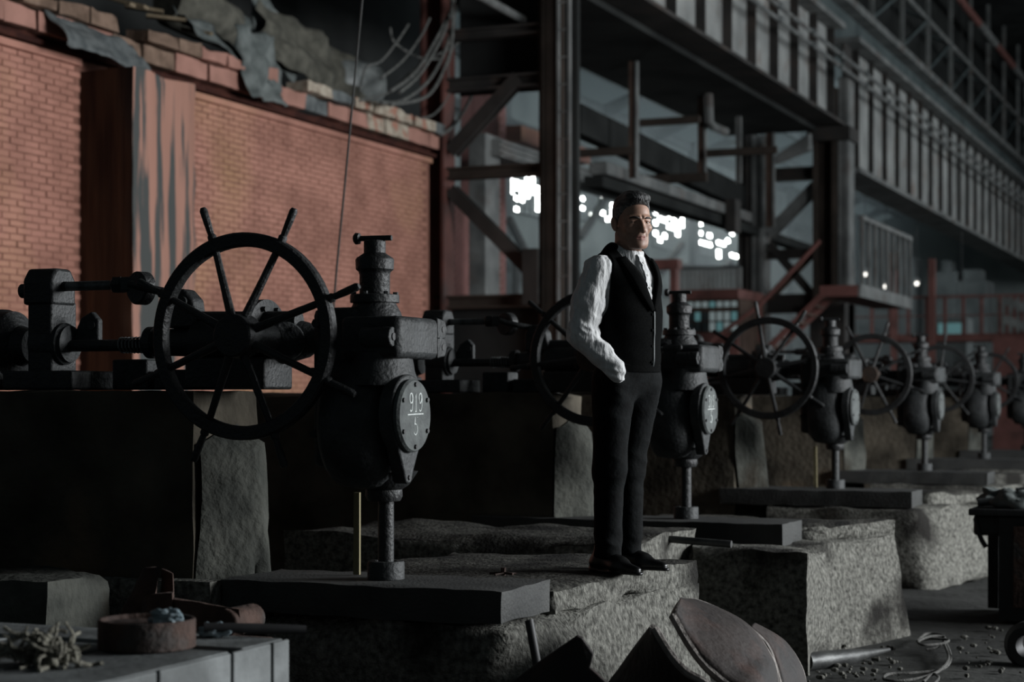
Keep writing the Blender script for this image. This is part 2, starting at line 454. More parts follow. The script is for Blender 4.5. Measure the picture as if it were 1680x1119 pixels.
while y < 27.3:
    L = rnd.uniform(0.5, 0.8)
    y2 = min(y + L, 27.45)
    if not (17.9 < y < 18.7 or 21.3 < y < 22.3):
        m = 'w_cornice_dirty' if y < 19.6 else ('w_cornice_red' if y < 22 else rnd.choice(['w_cornice_cream', 'w_cornice_grey', 'w_cornice_cream', 'w_cornice_cream']))
        mb = MB(); rough_hexa(mb, hx(XW - 0.05, XW + 0.30 + rnd.uniform(-.02, .02), y, y2 - 0.015, 5.957, 6.13 + rnd.uniform(-.02, .03)), 0.12, 0.008, 0.05, 3, k)
        mb.build('cornice_cap', m, wall, smooth=50)
    y = y2; k += 1
# ledge behind the cornice and dark upper wall
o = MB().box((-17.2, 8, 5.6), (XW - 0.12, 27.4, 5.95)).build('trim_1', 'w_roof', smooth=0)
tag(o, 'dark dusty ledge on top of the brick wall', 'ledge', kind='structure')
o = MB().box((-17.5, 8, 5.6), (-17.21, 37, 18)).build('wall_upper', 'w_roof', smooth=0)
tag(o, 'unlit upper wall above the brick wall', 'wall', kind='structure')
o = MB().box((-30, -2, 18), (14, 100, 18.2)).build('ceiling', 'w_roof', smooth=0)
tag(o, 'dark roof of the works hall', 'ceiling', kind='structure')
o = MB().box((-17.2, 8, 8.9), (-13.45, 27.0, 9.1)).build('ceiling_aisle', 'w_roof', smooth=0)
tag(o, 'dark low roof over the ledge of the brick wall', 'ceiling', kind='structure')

# ---- far walls of the hall
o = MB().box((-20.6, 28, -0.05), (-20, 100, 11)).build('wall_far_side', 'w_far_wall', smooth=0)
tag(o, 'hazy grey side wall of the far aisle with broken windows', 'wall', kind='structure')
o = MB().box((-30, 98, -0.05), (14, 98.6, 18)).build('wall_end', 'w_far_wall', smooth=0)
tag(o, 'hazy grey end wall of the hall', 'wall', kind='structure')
far_side = bpy.data.objects['wall_far_side']
# aisle roof: sloping bluish glazing held by purlins
roof = MB().hexa([(-20, 30, 11), (-13.5, 30, 13.6), (-13.5, 98, 13.6), (-20, 98, 11), (-20, 30, 11.1), (-13.5, 30, 13.7), (-13.5, 98, 13.7), (-20, 98, 11.1)]).build('roof_aisle', 'roof_glass', smooth=0)
tag(roof, 'sloping grey glazed roof over the far aisle', 'roof', kind='structure')
for k in range(6):
    t = k / 5.0
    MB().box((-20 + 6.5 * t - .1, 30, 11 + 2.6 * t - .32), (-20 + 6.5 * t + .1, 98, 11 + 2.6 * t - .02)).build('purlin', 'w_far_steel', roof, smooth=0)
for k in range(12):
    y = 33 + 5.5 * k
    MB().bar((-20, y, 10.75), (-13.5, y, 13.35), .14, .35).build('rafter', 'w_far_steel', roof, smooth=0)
# windows in the far side wall: (photo columns, rows) read off on the wall plane X = -20
wrnd = random.Random(23)
WIN = [((832, 893), (282, 352), 'window_1', 7, 8, 0.58, 'dirty mill window glowing white beside the ladder column'),
       ((943, 972), (300, 362), 'window_2', 4, 8, 0.30, 'narrow mill window with a few glowing panes by the ladder'),
       ((983, 1022), (300, 366), 'window_3', 5, 8, 0.58, 'mill window glowing white behind the back of the man\'s head'),
       ((1070, 1121), (342, 410), 'window_4', 7, 8, 0.42, 'mill window glowing white in front of the man\'s face'),
       ((1143, 1210), (372, 424), 'window_5', 9, 7, 0.24, 'low mill window with broken glowing panes beyond the man')]
for (xa, xb), (ya, yb), nm, nx, ny, frac, lab in WIN:
    a = at_x(xa, (ya + yb) / 2, -20); b = at_x(xb, (ya + yb) / 2, -20)
    zc = (at_x((xa + xb) / 2, ya, -20).z, at_x((xa + xb) / 2, yb, -20).z)
    y0, y1, z0, z1 = a.y, b.y, min(zc), max(zc)
    w = MB()
    for i in range(nx + 1):
        yy = y0 + (y1 - y0) * i / nx; w.box((-20.0, yy - .04, z0), (-19.95, yy + .04, z1))
    for j in range(ny + 1):
        zz = z0 + (z1 - z0) * j / ny; w.box((-20.0, y0, zz - .02), (-19.955, y1, zz + .02))
    wo = w.build(nm, 'w_far_steel', origin=(-20, (y0 + y1) / 2, z0), smooth=0)
    tag(wo, lab, 'window', 'windows of the far aisle', 'structure')
    for i in range(nx):
        for j in range(ny):
            ya_, yb_ = y0 + (y1 - y0) * i / nx + .03, y0 + (y1 - y0) * (i + 1) / nx - .03
            za_, zb_ = z0 + (z1 - z0) * j / ny + .02, z0 + (z1 - z0) * (j + 1) / ny - .02
            br = wrnd.random() + .35 * mnoise.noise(Vector((i * .55, j * .55, nx * 3.3))) < frac * (1.2 if j >= ny // 2 else 0.7)
            MB().box((-19.995, ya_, za_), (-19.975, yb_, zb_)).build('pane', 'pane_bright' if br else 'pane_soft', wo, origin=(-20, (y0 + y1) / 2, z0), smooth=0)
# pilasters and rails on the far side wall
for px_ in (812, 918, 1042, 1130, 1226, 1290, 1350, 1400, 1440):
    y = at_x(px_, 400, -20).y
    MB().box((-20, y, 0), (-19.75, y + .6, 11)).build('pilaster', 'w_far_steel', far_side, smooth=0)
for z in (3.1, 5.2, 9.2):
    MB().box((-20, 28, z), (-19.7, 98, z + .22)).build('string_course', 'w_far_steel', far_side, smooth=0)
for k, px_ in enumerate((845, 862, 880, 955, 978, 1000, 1022, 1060, 1082, 1104, 1148, 1166, 1184, 1202)):
    y = at_x(px_, 450, -19.3).y
    MB().box((-19.4, y, 0), (-19.25, y + .22, 5.4 - .5 * (k % 3))).build('aisle_strut', 'w_far_steel' if k % 2 else 'w_steel_dark', far_side, smooth=0)
for k, (xa, ya, xb, yb) in enumerate(((835, 360, 890, 470), (952, 390, 1010, 300), (960, 470, 1020, 400), (1075, 460, 1120, 400), (1150, 470, 1200, 430), (1060, 430, 1205, 446))):
    MB().bar(at_x(xa, ya, -19.1), at_x(xb, yb, -19.1), .16, .2).build('aisle_brace', 'w_steel_dark', far_side, smooth=0)
# brick piers of the aisle beyond the wall's end
for nm, X, xa, xb, zt, lab in (('brick_pier', -15.5, 737, 783, 5.8, 'pinkish brick pier between the trestle and the grey post'),
                               ('brick_pier', -15.5, 818, 829, 8.6, 'slim pink brick pier edge beside the grey post')):
    a = at_x(xa, 400, X); b = at_x(xb, 400, X)
    base = MB().box((X - .9, a.y, 0), (X, b.y, zt)).build(nm, 'w_mortar', origin=(X - .45, (a.y + b.y) / 2, 0), smooth=0)
    tag(base, lab, 'pier')
    bb = MB(); n = 0
    z = 0.04
    while z < zt - .08:
        y = a.y + (0.13 if n % 2 else 0)
        while y < b.y - .05:
            bb.box((X, y + .006, z), (X + .015, min(y + .25, b.y), z + .066))
            y += .262
        for q in range(3):
            bb.box((X - .88 + q * .29, a.y - .015, z), (X - .88 + q * .29 + .27, a.y, z + .066))
        z += .0765; n += 1
    br = bb.build('brickwork', 'w_brick_old', base, origin=(X - .45, (a.y + b.y) / 2, 0), smooth=0); br['kind'] = 'stuff'
# ================================================================== STEELWORK
def ibeam(mb, p, q, w, h, t=0.03, up=(0, 0, 1)):
    p, q = Vector(p), Vector(q); d = (q - p).normalized(); u = Vector(up)
    if abs(d.dot(u)) > .98: u = Vector((0, 1, 0))
    r = d.cross(u).normalized(); u = r.cross(d).normalized()
    mb.bar(p, q, t, h - 2 * t, u)
    for s in (-1, 1): mb.bar(p + u * s * (h - t) / 2, q + u * s * (h - t) / 2, w, t, u)
    return mb
XG = -10.7
# ---- first span of the crane runway girder, with walkway deck
g1 = empty('runway_girder', (XG, 28, 8.6), 'plated crane runway girder with tall stiffeners over the man, ending at the built-up column', 'girder', 'crane runway girders')
O = (XG, 28, 8.6)
MB().box((XG - .06, 9, 8.7), (XG, 46.6, 11.1)).build('web', 'w_web', g1, O, smooth=0)
MB().box((XG - .3, 9, 8.62), (XG + .42, 46.6, 8.70)).build('bottom_flange', 'w_steel_dark', g1, O, smooth=0)
MB().box((XG - .3, 9, 11.1), (XG + .42, 46.6, 11.24)).build('top_flange', 'w_steel_grey', g1, O, smooth=0)
y = 10.2
st = None
while y < 46.4:
    if st is None: st = MB().box((0, -.03, -1.2), (.20, .03, 1.2)).build('stiffener', 'w_steel_dark', g1, smooth=0); o = st
    else: o = st.copy(); COL.objects.link(o)
    o.location = Vector((XG, y, 9.9)) - Vector(O)
    y += 1.9
g2 = empty('runway_girder', (XG, 72, 7.7), 'deeper plated runway girder receding beyond the built-up column', 'girder', 'crane runway girders')
O = (XG, 72, 7.7)
MB().box((XG - .06, 48.3, 7.75), (XG, 97.5, 11.1)).build('web', 'w_steel_dark', g2, O, smooth=0)
MB().box((XG - .6, 48.3, 7.62), (XG + .45, 97.5, 7.75)).build('bottom_flange', 'w_steel_grey', g2, O, smooth=0)
MB().box((XG - .3, 48.3, 11.1), (XG + .42, 97.5, 11.24)).build('top_flange', 'w_steel_grey', g2, O, smooth=0)
y = 49.4
st = None
while y < 95:
    if st is None:
        st = MB().box((0, -.03, -1.66), (.17, .03, 1.66)).build('stiffener', 'w_steel_dark', g2, smooth=0); o = st
        pn = MB().box((0, .2, -1.6), (.04, 1.85, 1.6)).build('web_panel', 'w_web', g2, smooth=0); p = pn
    else:
        o = st.copy(); COL.objects.link(o); p = pn.copy(); COL.objects.link(p)
    o.location = Vector((XG, y, 9.42)) - Vector(O); p.location = Vector((XG, y, 9.42)) - Vector(O)
    y += 1.9
o = MB().box((-13.4, 9, 8.5), (XG - .31, 46.4, 8.66)).build('walkway_deck', 'w_roof', smooth=0)
tag(o, 'dark underside of the walkway deck beside the crane runway', 'deck')
# handrail pipes along the girder
for z, lab, mat in ((10.18, 'upper pipe of the handrail running along the runway girder', 'pipe_dark'), (9.88, 'lower pipe of the handrail running along the runway girder', 'pipe_dark')):
    o = MB().cyl((XG + .62, 9, z), (XG + .62, 97, z), .05, 8).build('handrail_pipe', 'w_steel_grey', origin=(XG + .62, 50, z))
    tag(o, lab, 'handrail')
    k = 0
    for yy in range(12, 97, 3):
        MB().ball((XG + .66, yy, z), .085, 8, 6).build('clamp', 'galv', o, (XG + .62, 50, z)); k += 1
# upper wall panel, ledges and truss above the girder
o = MB().box((-11.6, 9, 11.3), (-11.3, 97.5, 12.55)).build('cladding_panel', 'w_steel_teal', smooth=0)
tag(o, 'dark teal cladding strip above the crane runway', 'cladding')
o = MB().box((-11.3, 9, 12.5), (-10.9, 97.5, 12.72)).build('ledge_beam', 'w_steel_grey', smooth=0)
tag(o, 'grey ledge beam above the teal cladding strip', 'beam')
tr = empty('roof_truss', (-11.2, 50, 12.8), 'light roof truss of slim posts above the ledge beam', 'truss')
O = (-11.2, 50, 12.8)
MB().cyl((-11.2, 9, 14.7), (-11.2, 97, 14.7), .07, 8).build('chord', 'w_steel_grey', tr, O)
for k in range(18):
    y = 12 + k * 4.7
    MB().box((-11.25, y - .07, 12.73), (-11.13, y + .07, 18)).build('post', 'w_steel_grey', tr, O, smooth=0)
    MB().bar((-11.2, y, 14.7), (-14.5, y, 16.2), .1, .1).build('strut', 'w_steel_teal', tr, O, smooth=0)
    MB().bar((-11.25, y, 12.9), (-11.25, y + 4.6, 14.6), .08, .10).build('diagonal', 'w_steel_teal', tr, O, smooth=0)
o = MB().cyl((-11.0, 20, 16.5), (-11.0, 97, 16.5), .14, 10).build('overhead_pipe', 'w_red_paint', origin=(-11, 58, 16.5))
tag(o, 'faded red overhead pipe up under the roof', 'pipe')
for k in range(7):
    MB().cyl((-11.0, 24 + k * 10, 16.5), (-11.0, 28.5 + k * 10, 16.5), .155, 10).build('grey_sleeve', 'w_steel_grey', o, (-11, 58, 16.5))
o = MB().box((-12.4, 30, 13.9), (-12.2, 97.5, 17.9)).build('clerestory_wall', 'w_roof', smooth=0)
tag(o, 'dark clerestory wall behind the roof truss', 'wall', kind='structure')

# ---- first trestle: red column, ladder column, beams and braces
YT = 27.75
def P(x, y): return at_y(x, y, YT)
t1 = empty('steel_trestle', (P(800, 655).x, YT, 0), 'dark riveted trestle with two columns, cross beams and a diagonal brace at the wall\'s end', 'trestle')
O = (P(800, 655).x, YT, 0)
def col(px0, px1, name, mat, ztop, depth=.45):
    xa, xb = P(px0, 500).x, P(px1, 500).x
    mb = MB()
    mb.box((xa, YT - depth / 2, 0), (xa + .05, YT + depth / 2, ztop)); mb.box((xb - .05, YT - depth / 2, 0), (xb, YT + depth / 2, ztop))
    mb.box((xa + .05, YT - .06, 0), (xb - .05, YT + .06, ztop))
    c = mb.build(name, mat, t1, O, smooth=0)
    z = .8
    rv = MB()
    while z < ztop:
        for x in (xa + .025, xb - .025): rv.ball((x, YT - depth / 2 - .005, z), .02, 6, 4)
        z += .35
    rv.build('rivet_line', mat, c, smooth=0)
    return c
col(699, 737, 'column', 'w_steel_red', 11.5)
col(889, 927, 'column', 'w_steel_umber', 8.48, .26)
MB().box((P(925, 300).x, YT - .02, 0), (P(948, 300).x, YT + .1, 8.48)).build('column_channel', 'w_roof', t1, O, smooth=0)
for ya, yb, xa, xb, m in ((125, 147, 737, 889, 'w_steel_dark'), (272, 292, 737, 889, 'w_steel_umber'), (484, 506, 716, 889, 'w_steel_umber'), (45, 62, 737, 889, 'w_steel_dark')):
    a, b = P(xa, (ya + yb) / 2), P(xb, (ya + yb) / 2)
    h = abs(P(800, ya).z - P(800, yb).z)
    z = P((xa + xb) / 2, (ya + yb) / 2).z
    ibeam(MB(), (a.x, YT, z), (b.x, YT, z), .25, h, .04).build('cross_beam', m, t1, O, smooth=0)
ibeam(MB(), P(741, 312), P(889, 462), .22, .20, .035, (0, 1, 0)).build('diagonal_brace', 'w_steel_dark', t1, O, smooth=0)
ibeam(MB(), P(741, 250), P(852, 128), .22, .22, .035, (0, 1, 0)).build('diagonal_brace', 'w_steel_dark', t1, O, smooth=0)
MB().box((P(868, 470).x, YT - .3, P(0, 520).z), (P(893, 470).x, YT - .24, P(0, 440).z)).build('gusset_plate', 'w_steel_dark', t1, O, smooth=0)
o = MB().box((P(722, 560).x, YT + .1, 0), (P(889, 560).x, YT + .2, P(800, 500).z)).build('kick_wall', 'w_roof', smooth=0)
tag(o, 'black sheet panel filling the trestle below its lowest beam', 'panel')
o = MB().box((P(740, 60).x, YT + .35, P(800, 148).z), (P(889, 60).x, YT + .42, 12.0)).build('sheet_panel', 'w_roof', smooth=0)  # added black sheet standing for the unlit space behind the trestle
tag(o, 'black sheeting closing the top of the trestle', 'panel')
# ladder
lx0, lx1 = P(929, 300).x, P(947, 300).x
ld = empty('steel_ladder', ((lx0 + lx1) / 2, YT - .35, 0), 'narrow steel ladder running up the riveted column', 'ladder')
O = ((lx0 + lx1) / 2, YT - .35, 0)
for x in (lx0, lx1): MB().box((x - .02, YT - .38, 0), (x + .02, YT - .32, 8.4)).build('rail', 'w_steel_grey', ld, O, smooth=0)
for k in range(18): MB().cyl((lx0, YT - .35, .5 + k * .44), (lx1, YT - .35, .5 + k * .44), .017, 8).build('rung', 'w_steel_grey', ld, O)
# grey aisle post and roof fragments seen through the trestle
a = at_x(796, 380, -14.4); b = at_x(820, 380, -14.4)
o = MB().box((-14.75, a.y, 0), (-14.4, b.y, at_x(808, 222, -14.4).z)).build('aisle_post', 'w_steel_grey', origin=(-14.5, a.y, 0), smooth=0)
tag(o, 'pale grey steel post seen through the trestle', 'post')
p0, p1 = at_x(806, 228, -14.4), at_x(1010, 300, -14.4)
o = MB().box((-14.9, p0.y, p0.z - .35), (-14.2, p1.y + 6, p0.z)).build('aisle_beam', 'w_steel_grey', origin=(-14.5, p0.y, p0.z), smooth=0, bevel=.02)
tag(o, 'ribbed grey beam resting on the pale grey post', 'beam')
for k in range(3):
    MB().box((-14.21, p0.y, p0.z - .09 - k * .11), (-14.15, p1.y + 6, p0.z - .04 - k * .11)).build('rib', 'w_steel_grey', o, (-14.5, p0.y, p0.z), smooth=0)
p0, p1 = at_x(855, 205, -15.2), at_x(892, 218, -15.2)
o = MB().box((-15.6, p0.y, p1.z - .35), (-15.2, p1.y + 3, p0.z)).build('brick_lintel', 'w_brick_b', smooth=0); tag(o, 'orange brick lintel above the ribbed grey beam', 'lintel')
# long pale beam running back behind the man's head
p0, p1 = at_x(985, 282, -12.6), at_x(1225, 362, -12.6)
zz = (p0.z + p1.z) / 2
lb = empty('crane_rail_beam', (-12.6, p0.y, zz), 'long pale beam running back above the man\'s head', 'beam')
O = (-12.6, p0.y, zz)
MB().box((-12.85, p0.y, zz - .05), (-12.45, p1.y, zz + .2)).build('rail', 'w_steel_grey', lb, O, smooth=0, bevel=.03)
MB().box((-12.95, p0.y, zz - .30), (-12.55, p1.y + 8, zz - .08)).build('girder', 'w_roof', lb, O, smooth=0)
MB().box((-12.45, (p0.y + p1.y) / 2 + 3, zz - .5), (-12.2, (p0.y + p1.y) / 2 + 3.5, zz + .3)).build('bracket', 'w_steel_dark', lb, O, smooth=0)

# ---- hangers and suspended rails under the walkway deck
HX = -12.2
def hanger(px, w, yb, mat, lab, two=0):
    p = at_x(px, yb, HX)
    ws = w * 3000 / 3000.0
    D = px_of(p)[2]
    W = w * D / F
    h = empty('hanger_post', (HX, p.y, p.z), lab, 'post', 'hanger posts under the walkway')
    MB().box((HX - W / 2, p.y, p.z), (HX + W / 2, p.y + W * .5, 8.5)).build('web', mat, h, (HX, p.y, p.z), smooth=0)
    MB().box((HX + W / 2, p.y - W * .3, p.z), (HX + W / 2 + .04, p.y + W * .6, 8.5)).build('flange', 'w_steel_grey', h, (HX, p.y, p.z), smooth=0)
    return p
h1 = hanger(1037, 12, 292, 'w_steel_brown', 'brown hanger post, the one nearest the ladder')
h2 = hanger(1150, 11, 292, 'w_steel_brown', 'brown hanger post second from the ladder')
h3 = hanger(1210, 7, 300, 'w_steel_grey', 'thin grey hanger post third from the ladder')
h4 = hanger(1262, 12, 372, 'w_steel_brown', 'long brown hanger post nearest the built-up column')
for (xa, ya), (xb, yb), w, lab in (((946, 252), (1044, 246), .16, 'brown rail between the ladder and the first hanger'),
                                    ((1050, 202), (1148, 200), .16, 'brown rail between the first two hangers'),
                                    ((1045, 296), (1160, 286), .20, 'grey cross rail under the second hanger'),
                                    ((1160, 252), (1275, 238), .16, 'grey rail between the last hangers')):
    a = at_y(xa, ya, h1.y + (xa > 1000) * 4); b = at_y(xb, yb, a.y); b.z = a.z
    o = MB().bar(a, b, .12, w).build('suspended_rail', 'w_steel_umber', origin=a, smooth=0); tag(o, lab, 'rail', 'suspended rails')
o = MB().tube([at_x(1162, 140, -11.9), at_x(1164, 200, -11.9), at_x(1170, 208, -11.9), at_x(1190, 216, -11.9)], .1, 8).build('bent_duct', 'w_steel_grey', origin=at_x(1162, 140, -11.9)); tag(o, 'bent grey duct beside the second hanger', 'duct')
a = at_y(1270, 262, 44); b = at_y(1328, 232, 44)
mb = MB(); mb.hexa([a + Vector((0, 0, -.1)), b + Vector((0, 0, -.2)), b + Vector((0, .3, -.2)), a + Vector((0, .3, -.1)), a + Vector((0, 0, .08)), b + Vector((0, 0, .22)), b + Vector((0, .3, .22)), a + Vector((0, .3, .08))])
o = mb.build('tilted_vane', 'w_steel_grey', origin=a, smooth=0, bevel=.04); tag(o, 'tilted grey vane under the walkway by the built-up column', 'vane')
# big dark beam crossing behind the hangers
p0, p1 = at_x(946, 178, -13.0), at_x(1230, 318, -13.0)
o = MB().hexa([(-13.2, p0.y, p0.z - .5), (-12.9, p0.y, p0.z - .5), (-12.9, p1.y, p1.z - .5), (-13.2, p1.y, p1.z - .5), (-13.2, p0.y, p0.z + .1), (-12.9, p0.y, p0.z + .1), (-12.9, p1.y, p1.z + .1), (-13.2, p1.y, p1.z + .1)]).build('dark_girder', 'w_roof', origin=p0, smooth=0)
tag(o, 'dark girder crossing behind the hangers', 'girder')

# ---- second trestle with the built-up column
YT2 = 47.0
def Q(x, y): return at_y(x, y, YT2)
O = (Q(1367, 655).x, YT2, 0)
t2 = empty('steel_trestle', O, 'tall grey trestle whose built-up column carries the joint of the runway girders', 'trestle')
def post2(xa, xb, yt, mat, dep=.8, y_off=0):
    A, B = Q(xa, 400).x, Q(xb, 400).x
    m = MB()
    m.box((A, YT2 - dep / 2 + y_off, 0), (A + .12, YT2 + dep / 2, Q(xa, yt).z)); m.box((B - .12, YT2 - dep / 2 + y_off, 0), (B, YT2 + dep / 2, Q(xa, yt).z))
    m.box((A + .12, YT2 - .1 + y_off, 0), (B - .12, YT2 + .1, Q(xa, yt).z))
    return m.build('column', mat, t2, O, smooth=0)
post2(1340, 1378, 150, 'w_steel_umber', .9)
post2(1380, 1397, 130, 'w_steel_grey', .7)
post2(1217, 1236, 200, 'w_steel_dark'); post2(1240, 1258, 225, 'w_steel_grey')
for ya, xa, xb, h, m in ((288, 1258, 1340, .34, 'w_steel_dark'), (335, 1110, 1260, .30, 'w_steel_dark'), (418, 1258, 1340, .25, 'w_steel_dark'), (500, 1217, 1340, .5, 'w_steel_dark')):
    a, b = Q(xa, ya), Q(xb, ya); ibeam(MB(), (a.x, YT2, a.z), (b.x, YT2, a.z), .3, h, .05).build('cross_beam', m, t2, O, smooth=0)
ibeam(MB(), Q(1262, 385), Q(1340, 305), .3, .28, .05, (0, 1, 0)).build('knee_brace', 'w_steel_grey', t2, O, smooth=0)
ibeam(MB(), Q(1262, 400), Q(1338, 490), .2, .2, .04, (0, 1, 0)).build('cross_brace', 'w_steel_dark', t2, O, smooth=0)
ibeam(MB(), Q(1262, 490), Q(1338, 410), .2, .2, .04, (0, 1, 0)).build('cross_brace', 'w_steel_brown', t2, O, smooth=0)
MB().box((Q(1332, 200).x, YT2 - .6, 8.25), (Q(1402, 200).x, YT2 + .6, 8.6)).build('cap_plate', 'w_steel_dark', t2, O, smooth=0)
MB().box((Q(1340, 545).x, YT2 - .8, 0), (Q(1397, 545).x, YT2 + .5, Q(1340, 500).z)).build('footing', 'w_steel_dark', t2, O, smooth=0)

# ---- red stair and landing by the second trestle
YS = 39.5
def R_(x, y): return at_y(x, y, YS)
O = (R_(1347, 655).x, YS, 0)
stt = empty('red_stair', O, 'rusty red steel stair climbing to a small landing by the built-up column', 'stair')
MB().bar(R_(1190, 640), R_(1350, 484), .1, .26, (0, 1, 0)).build('stringer', 'w_red_paint', stt, O, smooth=0)
q = Vector((0, .9, 0))
MB().bar(R_(1190, 640) + q, R_(1350, 484) + q, .1, .26, (0, 1, 0)).build('stringer', 'w_red_paint', stt, O, smooth=0)
for k in range(12):
    p = R_(1190, 640).lerp(R_(1350, 484), (k + .5) / 12)
    MB().box((p.x - .12, YS, p.z), (p.x + .12, YS + .9, p.z + .04)).build('tread', 'w_steel_brown', stt, O, smooth=0)
MB().tube([R_(1166, 560), R_(1247, 500), R_(1250, 497), R_(1345, 395)], .05, 8).build('handrail', 'w_red_paint', stt, O)
MB().bar(R_(1247, 500), R_(1247, 560), .06, .06).build('rail_post', 'w_red_paint', stt, O, smooth=0)
a = R_(1345, 478); b = R_(1408, 478)
MB().box((a.x, YS - .02, a.z - .12), (b.x, YS + 6, a.z + .12)).build('landing', 'w_red_paint', stt, O, smooth=0)
MB().box((b.x, YS - .02, a.z - .14), (b.x + .06, YS + 6, a.z + .14)).build('landing_edge', 'w_steel_grey', stt, O, smooth=0)
for k in range(9):
    y = YS + .3 + k * .7
    MB().box((b.x - .02, y, a.z + .12), (b.x + .05, y + .09, a.z + 1.55)).build('baluster', 'w_steel_grey', stt, O, smooth=0)
MB().box((b.x - .03, YS + .2, a.z + 1.55), (b.x + .07, YS + 6, a.z + 1.65)).build('guard_rail', 'w_steel_grey', stt, O, smooth=0)

# ---- red portal and control cabin behind the man
YP = 36.0
def T_(x, y): return at_y(x, y, YP)
O = (T_(1105, 655).x, YP, 0)
po = empty('red_portal', O, 'red painted portal frame just behind the man\'s shoulder', 'frame')
MB().box((T_(1040, 0).x, YP, T_(1100, 441).z), (T_(1112, 0).x, YP + .3, T_(1100, 425).z)).build('lintel', 'w_red_paint', po, O, smooth=0)
MB().box((T_(1099, 0).x, YP, 0), (T_(1109, 0).x, YP + .25, T_(1100, 441).z)).build('post', 'w_red_paint', po, O, smooth=0)
MB().box((T_(1040, 0).x, YP, 0), (T_(1049, 0).x, YP + .25, T_(1100, 441).z)).build('post', 'w_red_paint', po, O, smooth=0)
YC = 44.0
def U_(x, y): return at_y(x, y, YC)
xa, xb = U_(1110, 0).x, U_(1212, 0).x
O = ((xa + xb) / 2, YC, 0)
cb = empty('control_cabin', O, 'low control cabin with a red beam and small teal windows beyond the man', 'cabin')
MB().box((xa, YC + .06, 0), (xb, YC + 2.5, U_(1160, 490).z)).build('body', 'w_steel_brown', cb, O, smooth=0)
MB().box((xa, YC - .05, U_(1160, 491).z), (xb, YC + 2.5, U_(1160, 475).z)).build('eave_beam', 'w_red_paint', cb, O, smooth=0)
MB().box((xa, YC - .05, 0), (xb, YC + .06, U_(1160, 546).z)).build('sill_wall', 'w_red_paint', cb, O, smooth=0)
for i in range(8):
    for j in range(3):
        ps = [1116 + i * 12, 1116 + i * 12 + 8]; qs = [495 + j * 17, 495 + j * 17 + (9 if j == 0 else 14)]
        m = 'pane_teal' if (i * 3 + j) % 5 == 2 else ('pane_soft' if i > 3 or j == 0 else 'w_steel_teal')
        MB().box((U_(ps[0], 0).x, YC, U_(1160, qs[1]).z), (U_(ps[1], 0).x, YC + .06, U_(1160, qs[0]).z)).build('pane', m, cb, O, smooth=0)
for i in range(15):
    x = xa + (xb - xa) * i / 14
    MB().box((x - .04, YC + .1, U_(1160, 474).z), (x + .04, YC + .16, U_(1160, 440).z)).build('slat', 'w_web', cb, O, smooth=0)
MB().box((xa, YC + .1, U_(1160, 441).z), (xb, YC + .18, U_(1160, 436).z)).build('top_rail', 'w_far_steel', cb, O, smooth=0)

# ---- red gallery with railings across the hall
YR = 58.0
def V_(x, y): return at_y(x, y, YR)
O = (V_(1540, 655).x, YR, 0)
ga = empty('red_gallery', O, 'red railed gallery crossing the far hall above the handwheels', 'gallery')
x0, x1 = V_(1395, 0).x, V_(1760, 0).x
z_ = lambda y: V_(1540, y).z
MB().box((x0, YR, z_(560)), (x1, YR + 1.6, z_(548))).build('deck', 'w_red_paint', ga, O, smooth=0)
MB().box((x0, YR, z_(489)), (x1, YR + .1, z_(485))).build('top_rail', 'w_red_paint', ga, O, smooth=0)
MB().box((x0, YR + .02, z_(519)), (x1, YR + .08, z_(517))).build('mid_rail', 'w_red_paint', ga, O, smooth=0)
for px in list(range(1400, 1640, 30)) + list(range(1640, 1760, 12)):
    x = V_(px, 0).x
    MB().box((x - .05, YR, z_(550)), (x + .05, YR + .08, z_(488))).build('baluster', 'w_red_paint', ga, O, smooth=0)
for px, yt, w in ((1468, 432, .1), (1530, 425, .1)):
    x = V_(px, 0).x
    MB().box((x - w, YR - .2, 0), (x + w, YR, z_(yt))).build('post', 'w_red_paint', ga, O, smooth=0)
MB().box((V_(1457, 0).x, YR - .25, z_(442)), (V_(1475, 0).x, YR, z_(412))).build('junction_box', 'w_steel_brown', ga, O, smooth=0)
MB().box((V_(1632, 0).x, YR - .4, 0), (V_(1760, 0).x, YR - .1, z_(560))).build('lower_frame', 'w_red_paint', ga, O, smooth=0)
for k in range(2):
    MB().bar(V_(1650, 493 + 31 * k) - Vector((0, .4, 0)), V_(1700, 512 + 31 * k) - Vector((0, .4, 0)), .12, .25).build('inclined_rail', 'w_steel_grey', ga, O, smooth=0)
# glowing teal skylight panel and small lamps deep in the hall
O = (V_(1530, 0).x, YR + 3, 0)
o = empty('glazed_booth', O, 'dark booth with a glowing teal window behind the red gallery', 'booth')
MB().box((V_(1505, 0).x, YR + 3.05, 0), (V_(1560, 0).x, YR + 4.5, z_(515))).build('body', 'w_far_steel', o, O, smooth=0)
MB().box((V_(1512, 0).x, YR + 3, z_(546)), (V_(1552, 0).x, YR + 3.05, z_(524))).build('pane', 'pane_teal', o, O, smooth=0)
LAMPS = [(1396, 431, 'lamp beside the column above the landing guard'), (1397, 453, 'lamp low beside the column above the landing guard'), (1419, 450, 'lamp above the middle of the landing guard'),
         (1453, 470, 'lamp at the far end of the landing guard'), (1504, 465, 'lamp between the two red posts'), (1578, 527, 'lamp hanging over the red gallery rail')]
for k, (x, y, lab) in enumerate(LAMPS):
    p = at_y(x, y, 66)
    l = empty('far_lamp', p, 'tiny bright ' + lab, 'lamp', 'small lamps deep in the hall')
    MB().ball(p, .07, 10, 6).build('bulb', 'lamp_glow', l, p)
    MB().cone(p + Vector((0, 0, .05)), p + Vector((0, 0, .22)), .16, .03, 12).build('shade', 'w_steel_grey', l, p)
    MB().cyl(p + Vector((0, 0, .2)), Vector((p.x, p.y, 17.99)), .012, 6).build('cord', 'black_rubber', l, p)
